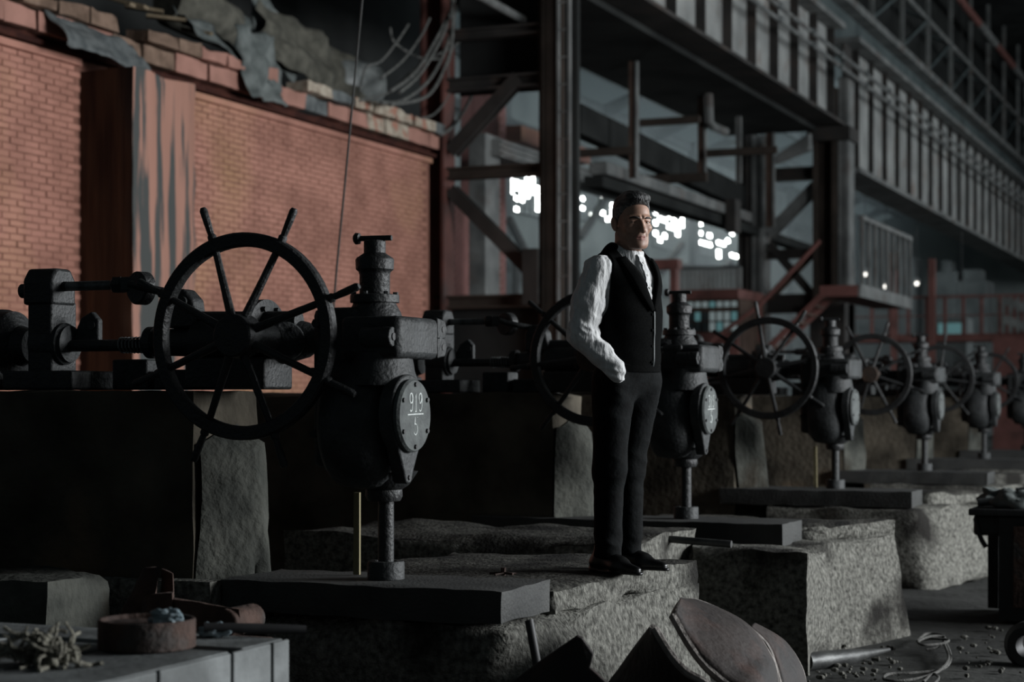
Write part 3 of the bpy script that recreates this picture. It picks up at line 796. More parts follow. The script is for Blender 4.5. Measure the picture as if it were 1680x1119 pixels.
# pale machinery hall fittings at the very back
for k, (xa, xb, ya, yb, lab) in enumerate(((1475, 1500, 420, 470, 'pale grey plant cabinet behind the first red post'), (1535, 1570, 445, 500, 'pale grey plant cabinet behind the second red post'), (1570, 1620, 460, 545, 'hazy grey tank beside the far lamp'))):
    p0 = at_y(xa, yb, 80); p1 = at_y(xb, ya, 80)
    mb = MB().box((p0.x, 80, 0), (p1.x, 82, p1.z)); mb.box((p0.x + .2, 80.2, p1.z), (p1.x - .3, 81.5, p1.z + .5))
    o = mb.build('plant_cabinet', 'w_far_steel', origin=(p0.x, 80, 0), smooth=0, bevel=.05); tag(o, lab, 'cabinet')
# ================================================================== MACHINES ON THEIR FOUNDATIONS
DY = 4.4
MO = Vector((-3.65, 7.2, 0))
def digit_strokes():
    c = lambda cx, cy, rx, ry, a0, a1, n=12: [(cx + rx * math.cos(math.radians(a0 + (a1 - a0) * i / n)), cy + ry * math.sin(math.radians(a0 + (a1 - a0) * i / n))) for i in range(n + 1)]
    return {'9': [c(.5, .72, .36, .27, 0, 360, 16), [(.86, .72), (.84, .35), (.7, .06), (.42, 0), (.2, .1)]],
            '1': [[(.3, .8), (.55, 1), (.55, 0)], [(.38, .02), (.72, .02)]],
            '5': [[(.85, .98), (.3, 1), (.24, .56)], c(.45, .32, .38, .31, 120, -150, 14)],
            '3': [c(.45, .74, .34, .26, 150, -80, 10), c(.45, .26, .38, .27, 80, -150, 12)]}
DIG = digit_strokes()
def chalk(parent, txt, den, X, yc, zc, seed=1):
    r = random.Random(seed)
    mb = MB()
    def put(ch, y0, z0, w, h):
        for s in DIG[ch]:
            for rep in range(2):
                off = r.uniform(-.003, .003)
                pts = [(X + .001, y0 + w * a + off + r.uniform(-.001, .001), z0 + h * b + off * .5 + r.uniform(-.001, .001)) for a, b in s]
                mb.tube(pts, .0016, 5)
    w = .038
    for i, ch in enumerate(txt): put(ch, yc - .062 + i * (w + .007), zc + .018, w, .078)
    mb.tube([(X + .001, yc - .078, zc + .004), (X + .001, yc, zc + .006), (X + .001, yc + .075, zc + .007)], .0022, 5)
    put(den, yc - .022, zc - .082, .05, .076)
    o = mb.build('chalk_number', 'chalk', parent, MO)
    o['label'] = 'chalked number ' + txt + ' over ' + den
    return o
def build_machine():
    root = empty('gearbox_machine', MO)
    B = lambda mb, n, m, p=root, bv=0.0, sm=35: mb.build(n, m, p, MO, smooth=sm, bevel=bv)
    # --- handwheel
    wc = Vector((-4.139, 6.85, 1.872)); R = .45
    prof = [(-.062, -.014), (-.055, -.028), (-.008, -.028), (0, -.018), (0, .018), (-.008, .028), (-.055, .028), (-.062, .014)]
    wheel = B(MB().ring(wc, (0, 1, 0), R, prof, 72), 'handwheel', 'iron')
    hc = wc + Vector((0, -.10, 0))
    hub = B(MB().lathe(hc, (0, 1, 0), [(0, .085), (.006, .093), (.10, .098), (.13, .075), (.32, .06)], 32), 'hub', 'iron', wheel)
    for k in range(8):
        a = math.radians(20 + 45 * k)
        e = Vector((math.cos(a), 0, math.sin(a)))
        p0 = wc + e * .07 + Vector((0, -.05, 0)); p1 = wc + e * .40 + Vector((0, -.004, 0)); p2 = wc + e * .455; p3 = wc + e * .60
        mb = MB().tube([p0, p0.lerp(p1, .5), p1], [.021, .0175, .016], 10)
        mb.tube([p2 - e * .01, p2 + e * .012, p2 + e * .02, p2.lerp(p3, .5), p3 - e * .012, p3], [.020, .020, .0145, .017, .018, .012], 10)
        B(mb, 'spoke', 'iron', wheel)
    # --- gear case with round cover facing +X
    gy, gz = 7.04, 1.50
    prof = [(-.02, .10), (0, .26), (.03, .29), (.10, .30), (.17, .30), (.22, .285), (.255, .255), (.275, .20), (.30, .15)]
    case = B(MB().lathe((-3.80, gy + .05, gz), (1, 0, 0), prof, 40, sq=(.78, .97)), 'gear_case', 'iron_grey', sm=60)
    tear = []
    for q in range(37):
        a_ = math.radians(-52 + 284 * q / 36); tear.append((-3.50, gy + .005 + .172 * math.cos(a_), gz + .035 + .172 * math.sin(a_)))
    tear += [(-3.50, gy - .042, gz - .215), (-3.50, gy - .03, gz - .25), (-3.50, gy - .012, gz - .262), (-3.50, gy + .012, gz - .262), (-3.50, gy + .03, gz - .25), (-3.50, gy + .042, gz - .215)]
    B(MB().prism(tear, (.066, 0, 0)), 'case_flange', 'iron_grey', bv=.008)
    cov = B(MB().lathe((-3.432, gy - .005, gz + .03), (1, 0, 0), [(0, .155), (.018, .158), (.03, .150)], 44, sq=(1, 1)), 'case_cover', 'cover_grey')
    for k in range(6):
        a = math.radians(90 + 60 * k)
        p = Vector((-3.404, gy - .005 + .133 * math.cos(a), gz + .03 + .133 * math.sin(a)))
        B(MB().cyl(p, p + Vector((.010, 0, 0)), .011, 6), 'bolt', 'black_rubber', cov)
    p = Vector((-3.44, gy, gz - .235)); B(MB().cyl(p, p + Vector((.012, 0, 0)), .012, 6), 'slot_bolt', 'black_rubber', case)
    # --- head block, flange plate, lugs
    B(MB().box((-3.72, 6.94, 1.775), (-3.43, 7.34, 1.955)), 'head_block', 'iron_grey', bv=.028)
    B(MB().lathe((-3.58, 7.08, 1.66), (0, 0, 1), [(0, .19), (.06, .165), (.14, .15)], 24, sq=(1.0, .8)), 'throat', 'iron_grey')
    fl = B(MB().box((-3.90, 7.02, 1.30), (-3.66, 7.10, 2.00)), 'mounting_flange', 'iron', bv=.035)
    for x, z in ((-3.86, 1.93), (-3.70, 1.93), (-3.87, 1.72), (-3.87, 1.45)):
        B(MB().cyl((x, 7.02, z), (x, 6.985, z), .020, 6), 'bolt', 'iron_grey', fl)
    lug = B(MB().cyl((-3.60, 6.93, 1.865), (-3.455, 6.93, 1.865), .042, 20), 'front_lug', 'iron_grey', bv=.004)
    B(MB().cyl((-3.457, 6.93, 1.865), (-3.450, 6.93, 1.865), .016, 14), 'lug_hole', 'black_rubber', lug)
    for z in (1.91, 1.83):
        lu = B(MB().prism([(-3.46, 7.32, z + .05), (-3.46, 7.40, z + .04), (-3.46, 7.42, z), (-3.46, 7.40, z - .04), (-3.46, 7.32, z - .05)], (.03, 0, 0)), 'side_lug', 'iron_grey', bv=.006)
        B(MB().cyl((-3.432, 7.375, z), (-3.427, 7.375, z), .014, 10), 'lug_hole', 'black_rubber', lu)
    B(MB().box((-3.84, 7.08, 1.28), (-3.72, 7.30, 1.98)), 'rear_frame', 'iron', bv=.01)
    # --- screw column on top
    ax = Vector((-3.655, 7.15, 0))
    base = B(MB().lathe(ax + Vector((0, 0, 1.95)), (0, 0, 1), [(0, .125), (.03, .115), (.06, .098), (.072, .094), (.073, .108), (.105, .108), (.108, .10)], 36), 'column_base', 'iron')
    for k in range(6):
        a = math.radians(30 + 60 * k); p = ax + Vector((.092 * math.cos(a), .092 * math.sin(a), 2.055))
        B(MB().cyl(p, p + Vector((0, 0, .014)), .012, 6), 'bolt', 'iron_grey', base)
    B(MB().lathe(ax + Vector((0, 0, 2.05)), (0, 0, 1), [(0, .066), (.005, .067), (.095, .067), (.108, .071), (.118, .083), (.16, .085), (.168, .080), (.188, .050), (.19, .048), (.242, .048), (.246, .044)], 32), 'screw_column', 'iron')
    tb = B(MB().cyl(ax + Vector((-.075, -.01, 2.305)), ax + Vector((.078, .01, 2.305)), .012, 12), 'locking_bar', 'iron')
    B(MB().lathe(ax + Vector((-.095, -.012, 2.305)), (1, .1, 0), [(0, .018), (.008, .026), (.025, .024), (.03, .014)], 14), 'bar_head', 'iron', tb)
    # --- drop shaft
    B(MB().lathe((-3.62, 7.17, 1.155), (0, 0, 1), [(0, .072), (.02, .082), (.05, .08), (.07, .11), (.13, .15)], 28), 'bottom_gland', 'iron')
    B(MB().cyl((-3.62, 7.19, .86), (-3.62, 7.19, 1.17), .035, 18), 'drop_shaft', 'iron')
    # --- cross shaft and couplings (run along X)
    y0, z0 = 7.25, 1.865
    B(MB().cyl((-5.36, y0, z0 - .01), (-4.86, y0, z0 - .01), .028, 16), 'cross_shaft', 'iron')
    sp = MB(); pts = []
    for i in range(70):
        a = i / 9 * 2 * math.pi; pts.append((-5.05 + i * .0022, y0 + .036 * math.cos(a), z0 - .01 + .036 * math.sin(a)))
    B(sp.tube(pts, .005, 6), 'spring', 'iron_worn')
    B(MB().lathe((-4.90, y0, z0), (1, 0, 0), [(0, .05), (.01, .075), (.05, .075), (.06, .055), (.10, .062), (.20, .066), (.38, .07), (.40, .085), (.42, .085)], 28), 'coupling', 'iron')
    B(MB().lathe((-4.64, y0, z0), (1, 0, 0), [(0, .075), (.02, .10), (.24, .10), (.26, .12), (.30, .12), (.31, .08)], 28), 'bearing_barrel', 'iron')
    fd = B(MB().lathe((-4.33, y0 + .05, z0 + .005), (1, 0, 0), [(0, .178), (.012, .188), (.05, .188), (.06, .12), (.16, .105), (.26, .08), (.30, .055), (.58, .055)], 40), 'flange_disc', 'iron')
    for k in range(8):
        a = math.radians(22.5 + 45 * k); p = Vector((-4.275, y0 + .05 + .152 * math.cos(a), z0 + .005 + .152 * math.sin(a)))
        B(MB().cyl(p, p + Vector((.02, 0, 0)), .013, 6), 'bolt', 'iron_grey', fd)
    bs = B(MB().lathe((-4.20, y0 + .03, z0 - .005), (.62, -.78, 0), [(0, .07), (.12, .075), (.125, .088), (.145, .088), (.15, .082)], 28), 'inspection_boss', 'iron_grey')
    dd = Vector((.62, -.78, 0)).normalized(); sd_ = Vector((.78, .62, 0)).normalized()
    for k in range(6):
        a = math.radians(60 * k); p = Vector((-4.20, y0 + .03, z0 - .005)) + dd * .149 + (sd_ * math.cos(a) + Vector((0, 0, 1)) * math.sin(a)) * .064
        B(MB().cyl(p, p + dd * .006, .009, 6), 'bolt', 'black_rubber', bs)
    B(MB().box((-4.62, y0 - .12, 1.645), (-4.2, y0 + .14, 1.79)), 'bearing_saddle', 'iron', bv=.012)
    # --- bearing stand at the end of the shaft
    B(MB().box((-5.62, 7.10, 1.645), (-5.22, 7.45, 1.735)), 'stand_foot', 'iron_grey', bv=.01)
    B(MB().lathe((-5.52, y0, z0), (1, 0, 0), [(0, .09), (.01, .10), (.16, .10), (.17, .088), (.185, .088), (.19, .05)], 28), 'end_bearing', 'iron_grey')
    B(MB().box((-5.52, 7.16, 1.70), (-5.38, 7.36, 2.07)), 'pivot_post', 'iron', bv=.012)
    pv = [(-5.56 + .0, 7.14, 2.06)]
    cl = B(MB().prism([(-5.54, 7.15, 2.05), (-5.54, 7.15, 2.17), (-5.54, 7.19, 2.225), (-5.54, 7.30, 2.225), (-5.54, 7.34, 2.17), (-5.54, 7.34, 2.05)], (.17, 0, 0)), 'clevis_head', 'iron', bv=.014)
    B(MB().cyl((-5.37, 7.245, 2.14), (-5.35, 7.245, 2.14), .024, 14), 'pin', 'iron_grey', cl)
    B(MB().cyl((-5.58, 7.20, 2.12), (-5.535, 7.20, 2.12), .035, 14), 'pin', 'iron_grey', cl)
    lv = B(MB().prism([(-5.36, 7.28, 1.87), (-5.30, 7.28, 1.99), (-5.24, 7.28, 2.02), (-5.20, 7.28, 1.98), (-5.20, 7.28, 1.87)], (0, .04, 0)), 'eye_lever', 'iron_grey', bv=.008)
    B(MB().cyl((-5.238, 7.275, 1.955), (-5.238, 7.281, 1.955), .022, 14), 'eye', 'black_rubber', lv)
    B(MB().lathe((-6.10, 7.30, 1.86), (1, 0, 0), [(0, .10), (.02, .17), (.40, .17), (.44, .10), (.50, .08)], 28), 'drive_housing', 'iron')
    B(MB().box((-6.2, 7.1, 1.645), (-5.7, 7.5, 1.76)), 'housing_foot', 'iron', bv=.01)
    B(MB().lathe((-5.8, 7.32, 1.98), (0, 0, 1), [(0, .10), (.04, .09), (.06, .04)], 20), 'housing_dome', 'iron')
    # --- upper link rod with hex nut, eye disc and lever
    ly, lz = 7.245, 2.14
    B(MB().cyl((-5.37, ly, lz), (-5.00, ly, lz), .023, 14), 'link_rod', 'iron_worn')
    B(MB().lathe((-5.09, ly, lz), (1, 0, 0), [(0, .030), (.012, .042), (.055, .042), (.065, .03)], 6), 'hex_nut', 'iron')
    B(MB().box((-5.03, ly - .035, lz - .035), (-4.93, ly + .035, lz + .035)), 'fork', 'iron_grey', bv=.008)
    B(MB().lathe((-4.93, ly - .05, lz - .02), (.35, 1, 0), [(0, .070), (.008, .078), (.06, .078), (.068, .07)], 28), 'eye_disc', 'iron')
    B(MB().tube([(-4.95, ly - .07, lz), (-4.83, ly - .06, lz - .03), (-4.74, ly, lz - .05)], .02, 10), 'tie_bar', 'iron')
    lv2 = B(MB().prism([(-4.78, 7.20, 1.93), (-4.78, 7.20, 2.06), (-4.73, 7.20, 2.11), (-4.67, 7.20, 2.11), (-4.62, 7.20, 2.06), (-4.60, 7.20, 1.93)], (0, .10, 0)), 'rocker_lug', 'iron', bv=.012)
    B(MB().cyl((-4.67, 7.20, 2.05), (-4.67, 7.185, 2.05), .024, 14), 'pin', 'iron_grey', lv2)
    B(MB().cyl((-4.75, y0 + .02, 1.965), (-4.10, y0 + .02, 1.955), .045, 18), 'rocker_shaft', 'iron')
    B(MB().box((-5.15, 7.32, 1.645), (-4.95, 7.50, 1.79)), 'packing_block', 'iron_grey', bv=.01)
    B(MB().box((-4.93, 7.34, 1.645), (-4.66, 7.52, 1.74)), 'packing_block', 'iron_grey', bv=.01)
    return root, cov, hub
machine, cover0, hub0 = build_machine()
MLAB = ['nearest black iron gearbox with handwheel, 919 over 5 chalked on its cover',
        'gearbox with handwheel half hidden behind the man, 315 over 5 chalked on its cover',
        'third gearbox of the row, its handwheel clear of the man\'s shoulder',
        'fourth gearbox of the row, with a brownish handwheel hub',
        'fifth gearbox of the row, small and blurred',
        'most distant gearbox of the row, at the frame\'s edge']
MG = 'row of gearbox machines with handwheels'
tag(machine, MLAB[0], 'machine', MG)
roots = [machine]
for i in range(1, 6):
    c = copy_tree(machine); c.location = MO + Vector((0, DY * i, 0)); tag(c, MLAB[i], 'machine', MG); roots.append(c)
def find(root, stem_):
    out = []
    for ch in root.children:
        if ch.name.split('.')[0] == stem_: out.append(ch)
        out += [g for g in ch.children if g.name.split('.')[0] == stem_]
    return out
chalk(cover0, '919', '5', -3.402, 7.035, 1.53, 2)
chalk(find(roots[1], 'case_cover')[0], '315', '5', -3.402, 7.035, 1.53, 3)
for i in (1, 3):
    h = find(roots[i], 'hub')[0]; h.data = h.data.copy(); h.data.materials[0] = MATS['hub_rust']
# each wheel was left turned a little differently
for i, a in ((1, 14), (2, 9), (3, 38), (4, 27), (5, 5)):
    w = find(roots[i], 'handwheel')[0]
    c = Vector((-4.139, 6.85, 1.872)) - MO
    w.matrix_local = Matrix.Translation(c) @ Matrix.Rotation(math.radians(a), 4, 'Y') @ Matrix.Translation(-c)

# ---- foundations, pedestals, plates, collars
FL = ['dark oily concrete foundation with a pale chamfered corner under the nearest gearbox', 'dark concrete foundation behind the man\'s legs', 'brown stained concrete foundation under the third gearbox',
      'concrete foundation under the fourth gearbox', 'concrete foundation under the fifth gearbox', 'concrete foundation under the most distant gearbox']
PL = ['broken concrete pedestal that the man stands on', 'tall pale concrete pedestal with splayed side beyond the man', 'concrete pedestal half shaded by the workbench', 'fourth concrete pedestal of the row',
      'fifth concrete pedestal of the row', 'most distant concrete pedestal of the row']
SL = ['thick black steel plate under the nearest gearbox', 'long black steel plate behind the man\'s legs', 'steel plate on the pedestal under the third gearbox', 'steel plate under the fourth gearbox', 'steel plate under the fifth gearbox', 'steel plate under the most distant gearbox']
CL = ['iron collar ring on the nearest plate under the gearbox shaft', 'iron collar ring on the plate behind the man', 'iron collar ring under the third gearbox', 'iron collar ring under the fourth gearbox', 'iron collar ring under the fifth gearbox', 'iron collar ring under the most distant gearbox']
RX = [(-2.93, -2.76, 6.95, 9.10), (-2.84, -2.42, 6.86, 8.15), (-2.84, -2.42, 6.86, 8.15), (-2.84, -2.42, 6.86, 8.15), (-2.84, -2.5, 6.86, 8.15), (-2.84, -2.5, 6.86, 8.15)]
PXL = [-4.30, -5.05, -4.6, -4.6, -4.6, -4.6]
for i in range(6):
    d = DY * i; cell = .05 if i == 0 else (.08 if i < 3 else .2)
    f = empty('concrete_foundation', (-6, 8 + d, 0), FL[i], 'foundation', 'machine foundations')
    O = (-6, 8 + d, 0)
    xl = -8.2 if i == 0 else -7.0
    rough_hexa(MB(), hx(xl, -4.475, 6.98 + d, 7.56 + d, 0, 1.64), max(cell, .07), .016, .03, 1.6, i * 3.1).build('block', 'w_foundation', f, O, smooth=60)
    ch = [(-4.47, 6.98 + d, 0), (-4.18, 7.25 + d, 0), (-4.20, 7.34 + d, 0), (-4.47, 7.34 + d, 0), (-4.47, 6.98 + d, 1.42), (-4.30, 7.25 + d, 1.36), (-4.32, 7.34 + d, 1.4), (-4.47, 7.34 + d, 1.5)]
    rough_hexa(MB(), ch, max(cell, .05), .014, .05, 2.4, i * 2.3 + 5).build('chamfered_corner', 'w_foundation_light', f, O, smooth=60)  # greyer concrete, the light on the chamfer partly put into its tone
    xa, xb, ya, yb = RX[i]
    p = empty('concrete_pedestal', (-3.6, 7.8 + d, 0), PL[i], 'pedestal', 'machine pedestals'); O = (-3.6, 7.8 + d, 0)
    fl_ = .06 if i == 0 else .1
    lo = [(-4.17, ya + d, -.03), (xa + fl_, ya + d, -.03), (xb + fl_, yb + d, -.03), (-4.17, yb + d, -.03), (-4.17, ya + d, .665), (xa, ya + d, .665), (xb, yb + d, .665), (-4.17, yb + d, .665)]
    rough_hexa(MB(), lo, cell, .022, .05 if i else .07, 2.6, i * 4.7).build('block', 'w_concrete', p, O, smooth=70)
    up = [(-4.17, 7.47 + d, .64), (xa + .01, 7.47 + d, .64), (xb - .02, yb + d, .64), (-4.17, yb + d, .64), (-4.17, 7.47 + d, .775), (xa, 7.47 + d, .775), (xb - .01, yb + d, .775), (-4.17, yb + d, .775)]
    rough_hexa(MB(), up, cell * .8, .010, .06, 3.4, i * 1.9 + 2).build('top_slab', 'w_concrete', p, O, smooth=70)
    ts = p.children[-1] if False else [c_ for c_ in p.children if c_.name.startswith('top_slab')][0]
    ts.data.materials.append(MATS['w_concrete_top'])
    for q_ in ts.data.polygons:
        if q_.normal.z > .75: q_.material_index = 1  # upward faces get the shaded tone
    if i == 0:
        rough_hexa(MB(), hx(-4.95, -4.31, 6.86, 6.965, -.03, .80), .05, .008, .03, 3, 9).build('kerb', 'w_concrete', p, O, smooth=70)
    sp_ = rough_hexa(MB(), hx(PXL[i], -2.95 if i == 0 else -2.90, 6.92 + d, 7.46 + d, .667, .81), .045, .0022, .010, 7, i).build('steel_plate', 'w_steel_plate', origin=(-3.6, 7.2 + d, .667), smooth=50)
    tag(sp_, SL[i], 'plate', 'base plates')
    c = MB().ring((-3.62, 7.19 + d, .812), (0, 0, 1), .068, [(-.026, 0), (.014, 0), (.014, .07), (.010, .078), (-.018, .078), (-.026, .06)], 32).build('collar_ring', 'iron_grey', origin=(-3.62, 7.19 + d, .812)); tag(c, CL[i], 'collar', 'collar rings')
# pale timber laths standing beside the drop shafts
for i, lab in ((0, 'pale yellow timber lath standing beside the nearest drop shaft'), (2, 'pale timber lath standing under the third gearbox')):
    d = DY * i
    a = at_y(584, 940, 7.3)
    o = MB().hexa([(a.x - .014, 7.30 + d, .812), (a.x + .016, 7.30 + d, .812), (a.x + .016, 7.315 + d, .812), (a.x - .014, 7.315 + d, .812),
                   (a.x - .022, 7.32 + d, 1.18), (a.x + .006, 7.32 + d, 1.18), (a.x + .006, 7.335 + d, 1.18), (a.x - .022, 7.335 + d, 1.18)]).build('timber_lath', 'wood_yellow', origin=(a.x, 7.3 + d, .81), smooth=0)
    tag(o, lab, 'lath')
# ledge between the first two pedestals
mb = rough_hexa(MB(), hx(-5.6, -3.35, 9.75, 10.9, -.03, .80), .06, .03, .09, 2.0, 40)
o = mb.build('concrete_ledge', 'w_concrete', origin=(-4.4, 10.3, 0), smooth=70); tag(o, 'crumbling concrete ledge behind the first pedestal', 'ledge')
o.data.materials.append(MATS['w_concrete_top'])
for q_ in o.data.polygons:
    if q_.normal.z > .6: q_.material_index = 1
mb = rough_hexa(MB(), hx(-3.33, -2.55, 10.55, 11.2, -.03, .70), .07, .03, .08, 2.0, 50)
o = mb.build('concrete_stub', 'w_concrete', origin=(-3, 10.8, 0), smooth=70); tag(o, 'dark rough concrete stub below the end of the long steel plate', 'ledge')
o = MB().cyl(at_y(1042, 880, 10.45), at_y(1200, 893, 10.45), .022, 12).build('steel_bar', 'pipe_dark', origin=at_y(1042, 880, 10.45)); tag(o, 'thin dark steel bar lying behind the man\'s shoes', 'bar')
# small stones and a bolt on the plate
b = at_z(826, 944, .812); b.z = .812
o = empty('bent_bolt', b, 'rusty bolt with bent nails lying on the nearest plate', 'bolt')
MB().cyl(b + Vector((0, 0, .0)), b + Vector((.0, .0, .035)), .012, 8).build('head', 'rust', o, b)
MB().tube([b + Vector((-.06, -.02, .008)), b + Vector((0, 0, .012)), b + Vector((.05, -.01, .008))], .006, 6).build('shank', 'rust', o, b)
MB().tube([b + Vector((-.02, -.05, .006)), b + Vector((.01, 0, .01)), b + Vector((.045, .04, .006))], .005, 6).build('nail', 'rust', o, b)
# ================================================================== LOOSE THINGS
def crumple(name, c, size, mat, seed, n=22, label=None, cat='rag', group=None, amp=.5):
    """crumpled lump of sheet or wool with thickness"""
    mb = MB().ball((0, 0, 0), 1.0, n * 2, n)
    c = Vector(c)
    vs = []
    for v in mb.v:
        p = Vector(v)
        k = 1 + amp * mnoise.noise(p * 1.7 + Vector((seed, 0, 0))) + amp * .6 * abs(mnoise.noise(p * 4.1 + Vector((0, seed, 0)))) - amp * .3
        q = Vector((p.x * k * size[0], p.y * k * size[1], max(p.z * k, -.55) * size[2] + .55 * size[2]))
        vs.append(q)
    m2 = MB(); m2.v = [tuple(v + c) for v in vs]; m2.f = mb.f
    o = m2.build(name, mat, origin=c, smooth=60)
    if label: tag(o, label, cat, group)
    return o
# ---- galvanised bench box, bottom left
bx = empty('metal_box', (-3.65, 4.8, 0), 'grey galvanised metal box carrying the rusty pan', 'box')
O = (-3.65, 4.8, 0); XB = -3.07
MB().box((-4.5, 3.9, -.02), (XB - .012, 5.36, .778)).build('body', 'iron_grey', bx, O, smooth=0)
for a, b in ((3.9, 4.585), (4.60, 5.00), (5.015, 5.25), (5.265, 5.37)):
    MB().box((XB - .011, a, -.02), (XB + .005, b, .795)).build('side_panel', 'galv', bx, O, smooth=0, bevel=.006)
for a, b in ((-4.5, -3.95), (-3.93, -3.50), (-3.48, -3.085)):
    MB().box((a, 3.9, .779), (b, 5.02, .797)).build('top_sheet', 'galv', bx, O, smooth=0, bevel=.006)
MB().box((-4.5, 5.10, .779), (-3.085, 5.36, .797)).build('top_sheet', 'galv', bx, O, smooth=0, bevel=.006)
# pan
pc = at_z(241, 1062, .80); pc.z = .799
pan = MB().lathe(pc, (0, 0, 1), [(0, .150), (.004, .156), (.088, .156), (.094, .152), (.094, .146), (.080, .144), (.078, .02)], 48)
o = pan.build('round_pan', 'rust', origin=pc); tag(o, 'round rusty shallow pan on the metal box', 'pan')
crumple('plastic_scrap', pc + Vector((.055, .02, .082)), (.075, .04, .028), 'plastic_blue', 3, label='crumpled blue plastic scrap lying on the round pan', cat='scrap')
p = at_z(352, 1044, .80); p.z = .80
crumple('plastic_scrap', p, (.06, .04, .03), 'plastic_blue', 8, label='crumpled blue plastic scrap beside the black rod', cat='scrap')
a = at_z(335, 1022, .85); a.z = .835; b = at_z(502, 1042, .80); b.z = .818
o = MB().tube([a, a.lerp(b, .5), b], [.016, .018, .015], 12).build('black_rod', 'black_rubber', origin=a); tag(o, 'black rod sticking out over the end of the metal box', 'rod')
p = at_z(70, 1090, .80); p.z = .799
o = empty('wool_tangle', p, 'tangle of cream waste wool in the corner of the metal box', 'wool')
mbw = MB(); rr = random.Random(5)
for k in range(60):
    pts = []; q = Vector((rr.gauss(0, .05), rr.gauss(0, .04), rr.uniform(.01, .05))); dv = Vector((rr.gauss(0, 1), rr.gauss(0, 1), rr.gauss(.5, .5))).normalized()
    for j in range(9):
        pts.append(p + Vector((q.x, q.y, max(.005, q.z))))
        dv = (dv + Vector((rr.gauss(0, .6), rr.gauss(0, .6), rr.gauss(0, .5)))).normalized(); q = q + dv * .016
    mbw.tube(pts, rr.uniform(.004, .008), 5)
w_ = mbw.build('strands', 'wool_cream', o, p); w_['kind'] = 'stuff'
for k, (dx, dy, s) in enumerate(((-.03, .0, .03), (.03, .02, .035), (.055, -.03, .026), (.02, .06, .03))):
    c = crumple('tuft', p + Vector((dx, dy, 0)), (s, s, s * 1.3), 'wool_cream', k * 3 + 1, 12); c.parent = o; c.location = c.location - p
# ---- rusty clevis bracket
rb = at_z(268, 1012, .62); rb.z = 0
base = Vector((at_y(262, 1010, 6.0).x, 6.0, 0))
S0 = base
o = empty('rusty_bracket', S0, 'big rusty clevis bracket leaning behind the round pan', 'bracket')
def Bk(x, y, Y): return at_y(x, y, Y)
rough_hexa(MB(), [Bk(172, 1060, 5.98), Bk(246, 1060, 5.98), Bk(246, 1060, 6.10), Bk(172, 1060, 6.10), Bk(236, 931, 5.98), Bk(262, 930, 5.98), Bk(262, 930, 6.10), Bk(236, 931, 6.10)], .03, .005, .02, 8, 3).build('cheek', 'rust', o, S0, smooth=60)
rough_hexa(MB(), [Bk(258, 1060, 6.12), Bk(290, 1060, 6.12), Bk(290, 1060, 6.22), Bk(258, 1060, 6.22), Bk(266, 932, 6.12), Bk(284, 940, 6.12), Bk(284, 940, 6.22), Bk(266, 932, 6.22)], .03, .004, .015, 8, 5).build('cheek', 'rust', o, S0, smooth=60)
rough_hexa(MB(), [Bk(222, 1060, 5.95), Bk(290, 1060, 5.95), Bk(290, 1060, 6.25), Bk(222, 1060, 6.25), Bk(235, 975, 5.95), Bk(284, 970, 5.95), Bk(284, 975, 6.25), Bk(240, 980, 6.25)], .03, .006, .02, 8).build('boss', 'rust', o, S0, smooth=60)
rough_hexa(MB(), [Bk(282, 1030, 5.96), Bk(400, 1040, 5.96), Bk(400, 1040, 6.12), Bk(282, 1030, 6.12), Bk(282, 980, 5.96), Bk(392, 1000, 5.96), Bk(392, 1000, 6.12), Bk(282, 980, 6.12)], .03, .004, .015, 8).build('arm', 'rust', o, S0, smooth=60)
pe = Bk(392, 1018, 6.04)
MB().cyl(pe + Vector((0, -.11, 0)), pe + Vector((0, .11, 0)), .055, 20).build('arm_eye', 'rust', o, S0, bevel=.008)
MB().box((S0.x - .2, 5.9, -.02), (S0.x + .35, 6.3, Bk(262, 1052, 6).z)).build('base_block', 'rust', o, S0, smooth=0, bevel=.02)
# dark block at the left edge
mb = rough_hexa(MB(), hx(-5.5, -4.72, 6.25, 6.8, -.02, .84), .06, .012, .05, 3, 77)
o = mb.build('concrete_block', 'w_foundation_light', origin=(-5.1, 6.5, 0), smooth=60); tag(o, 'dark square concrete block beside the kerb at the frame\'s edge', 'block')
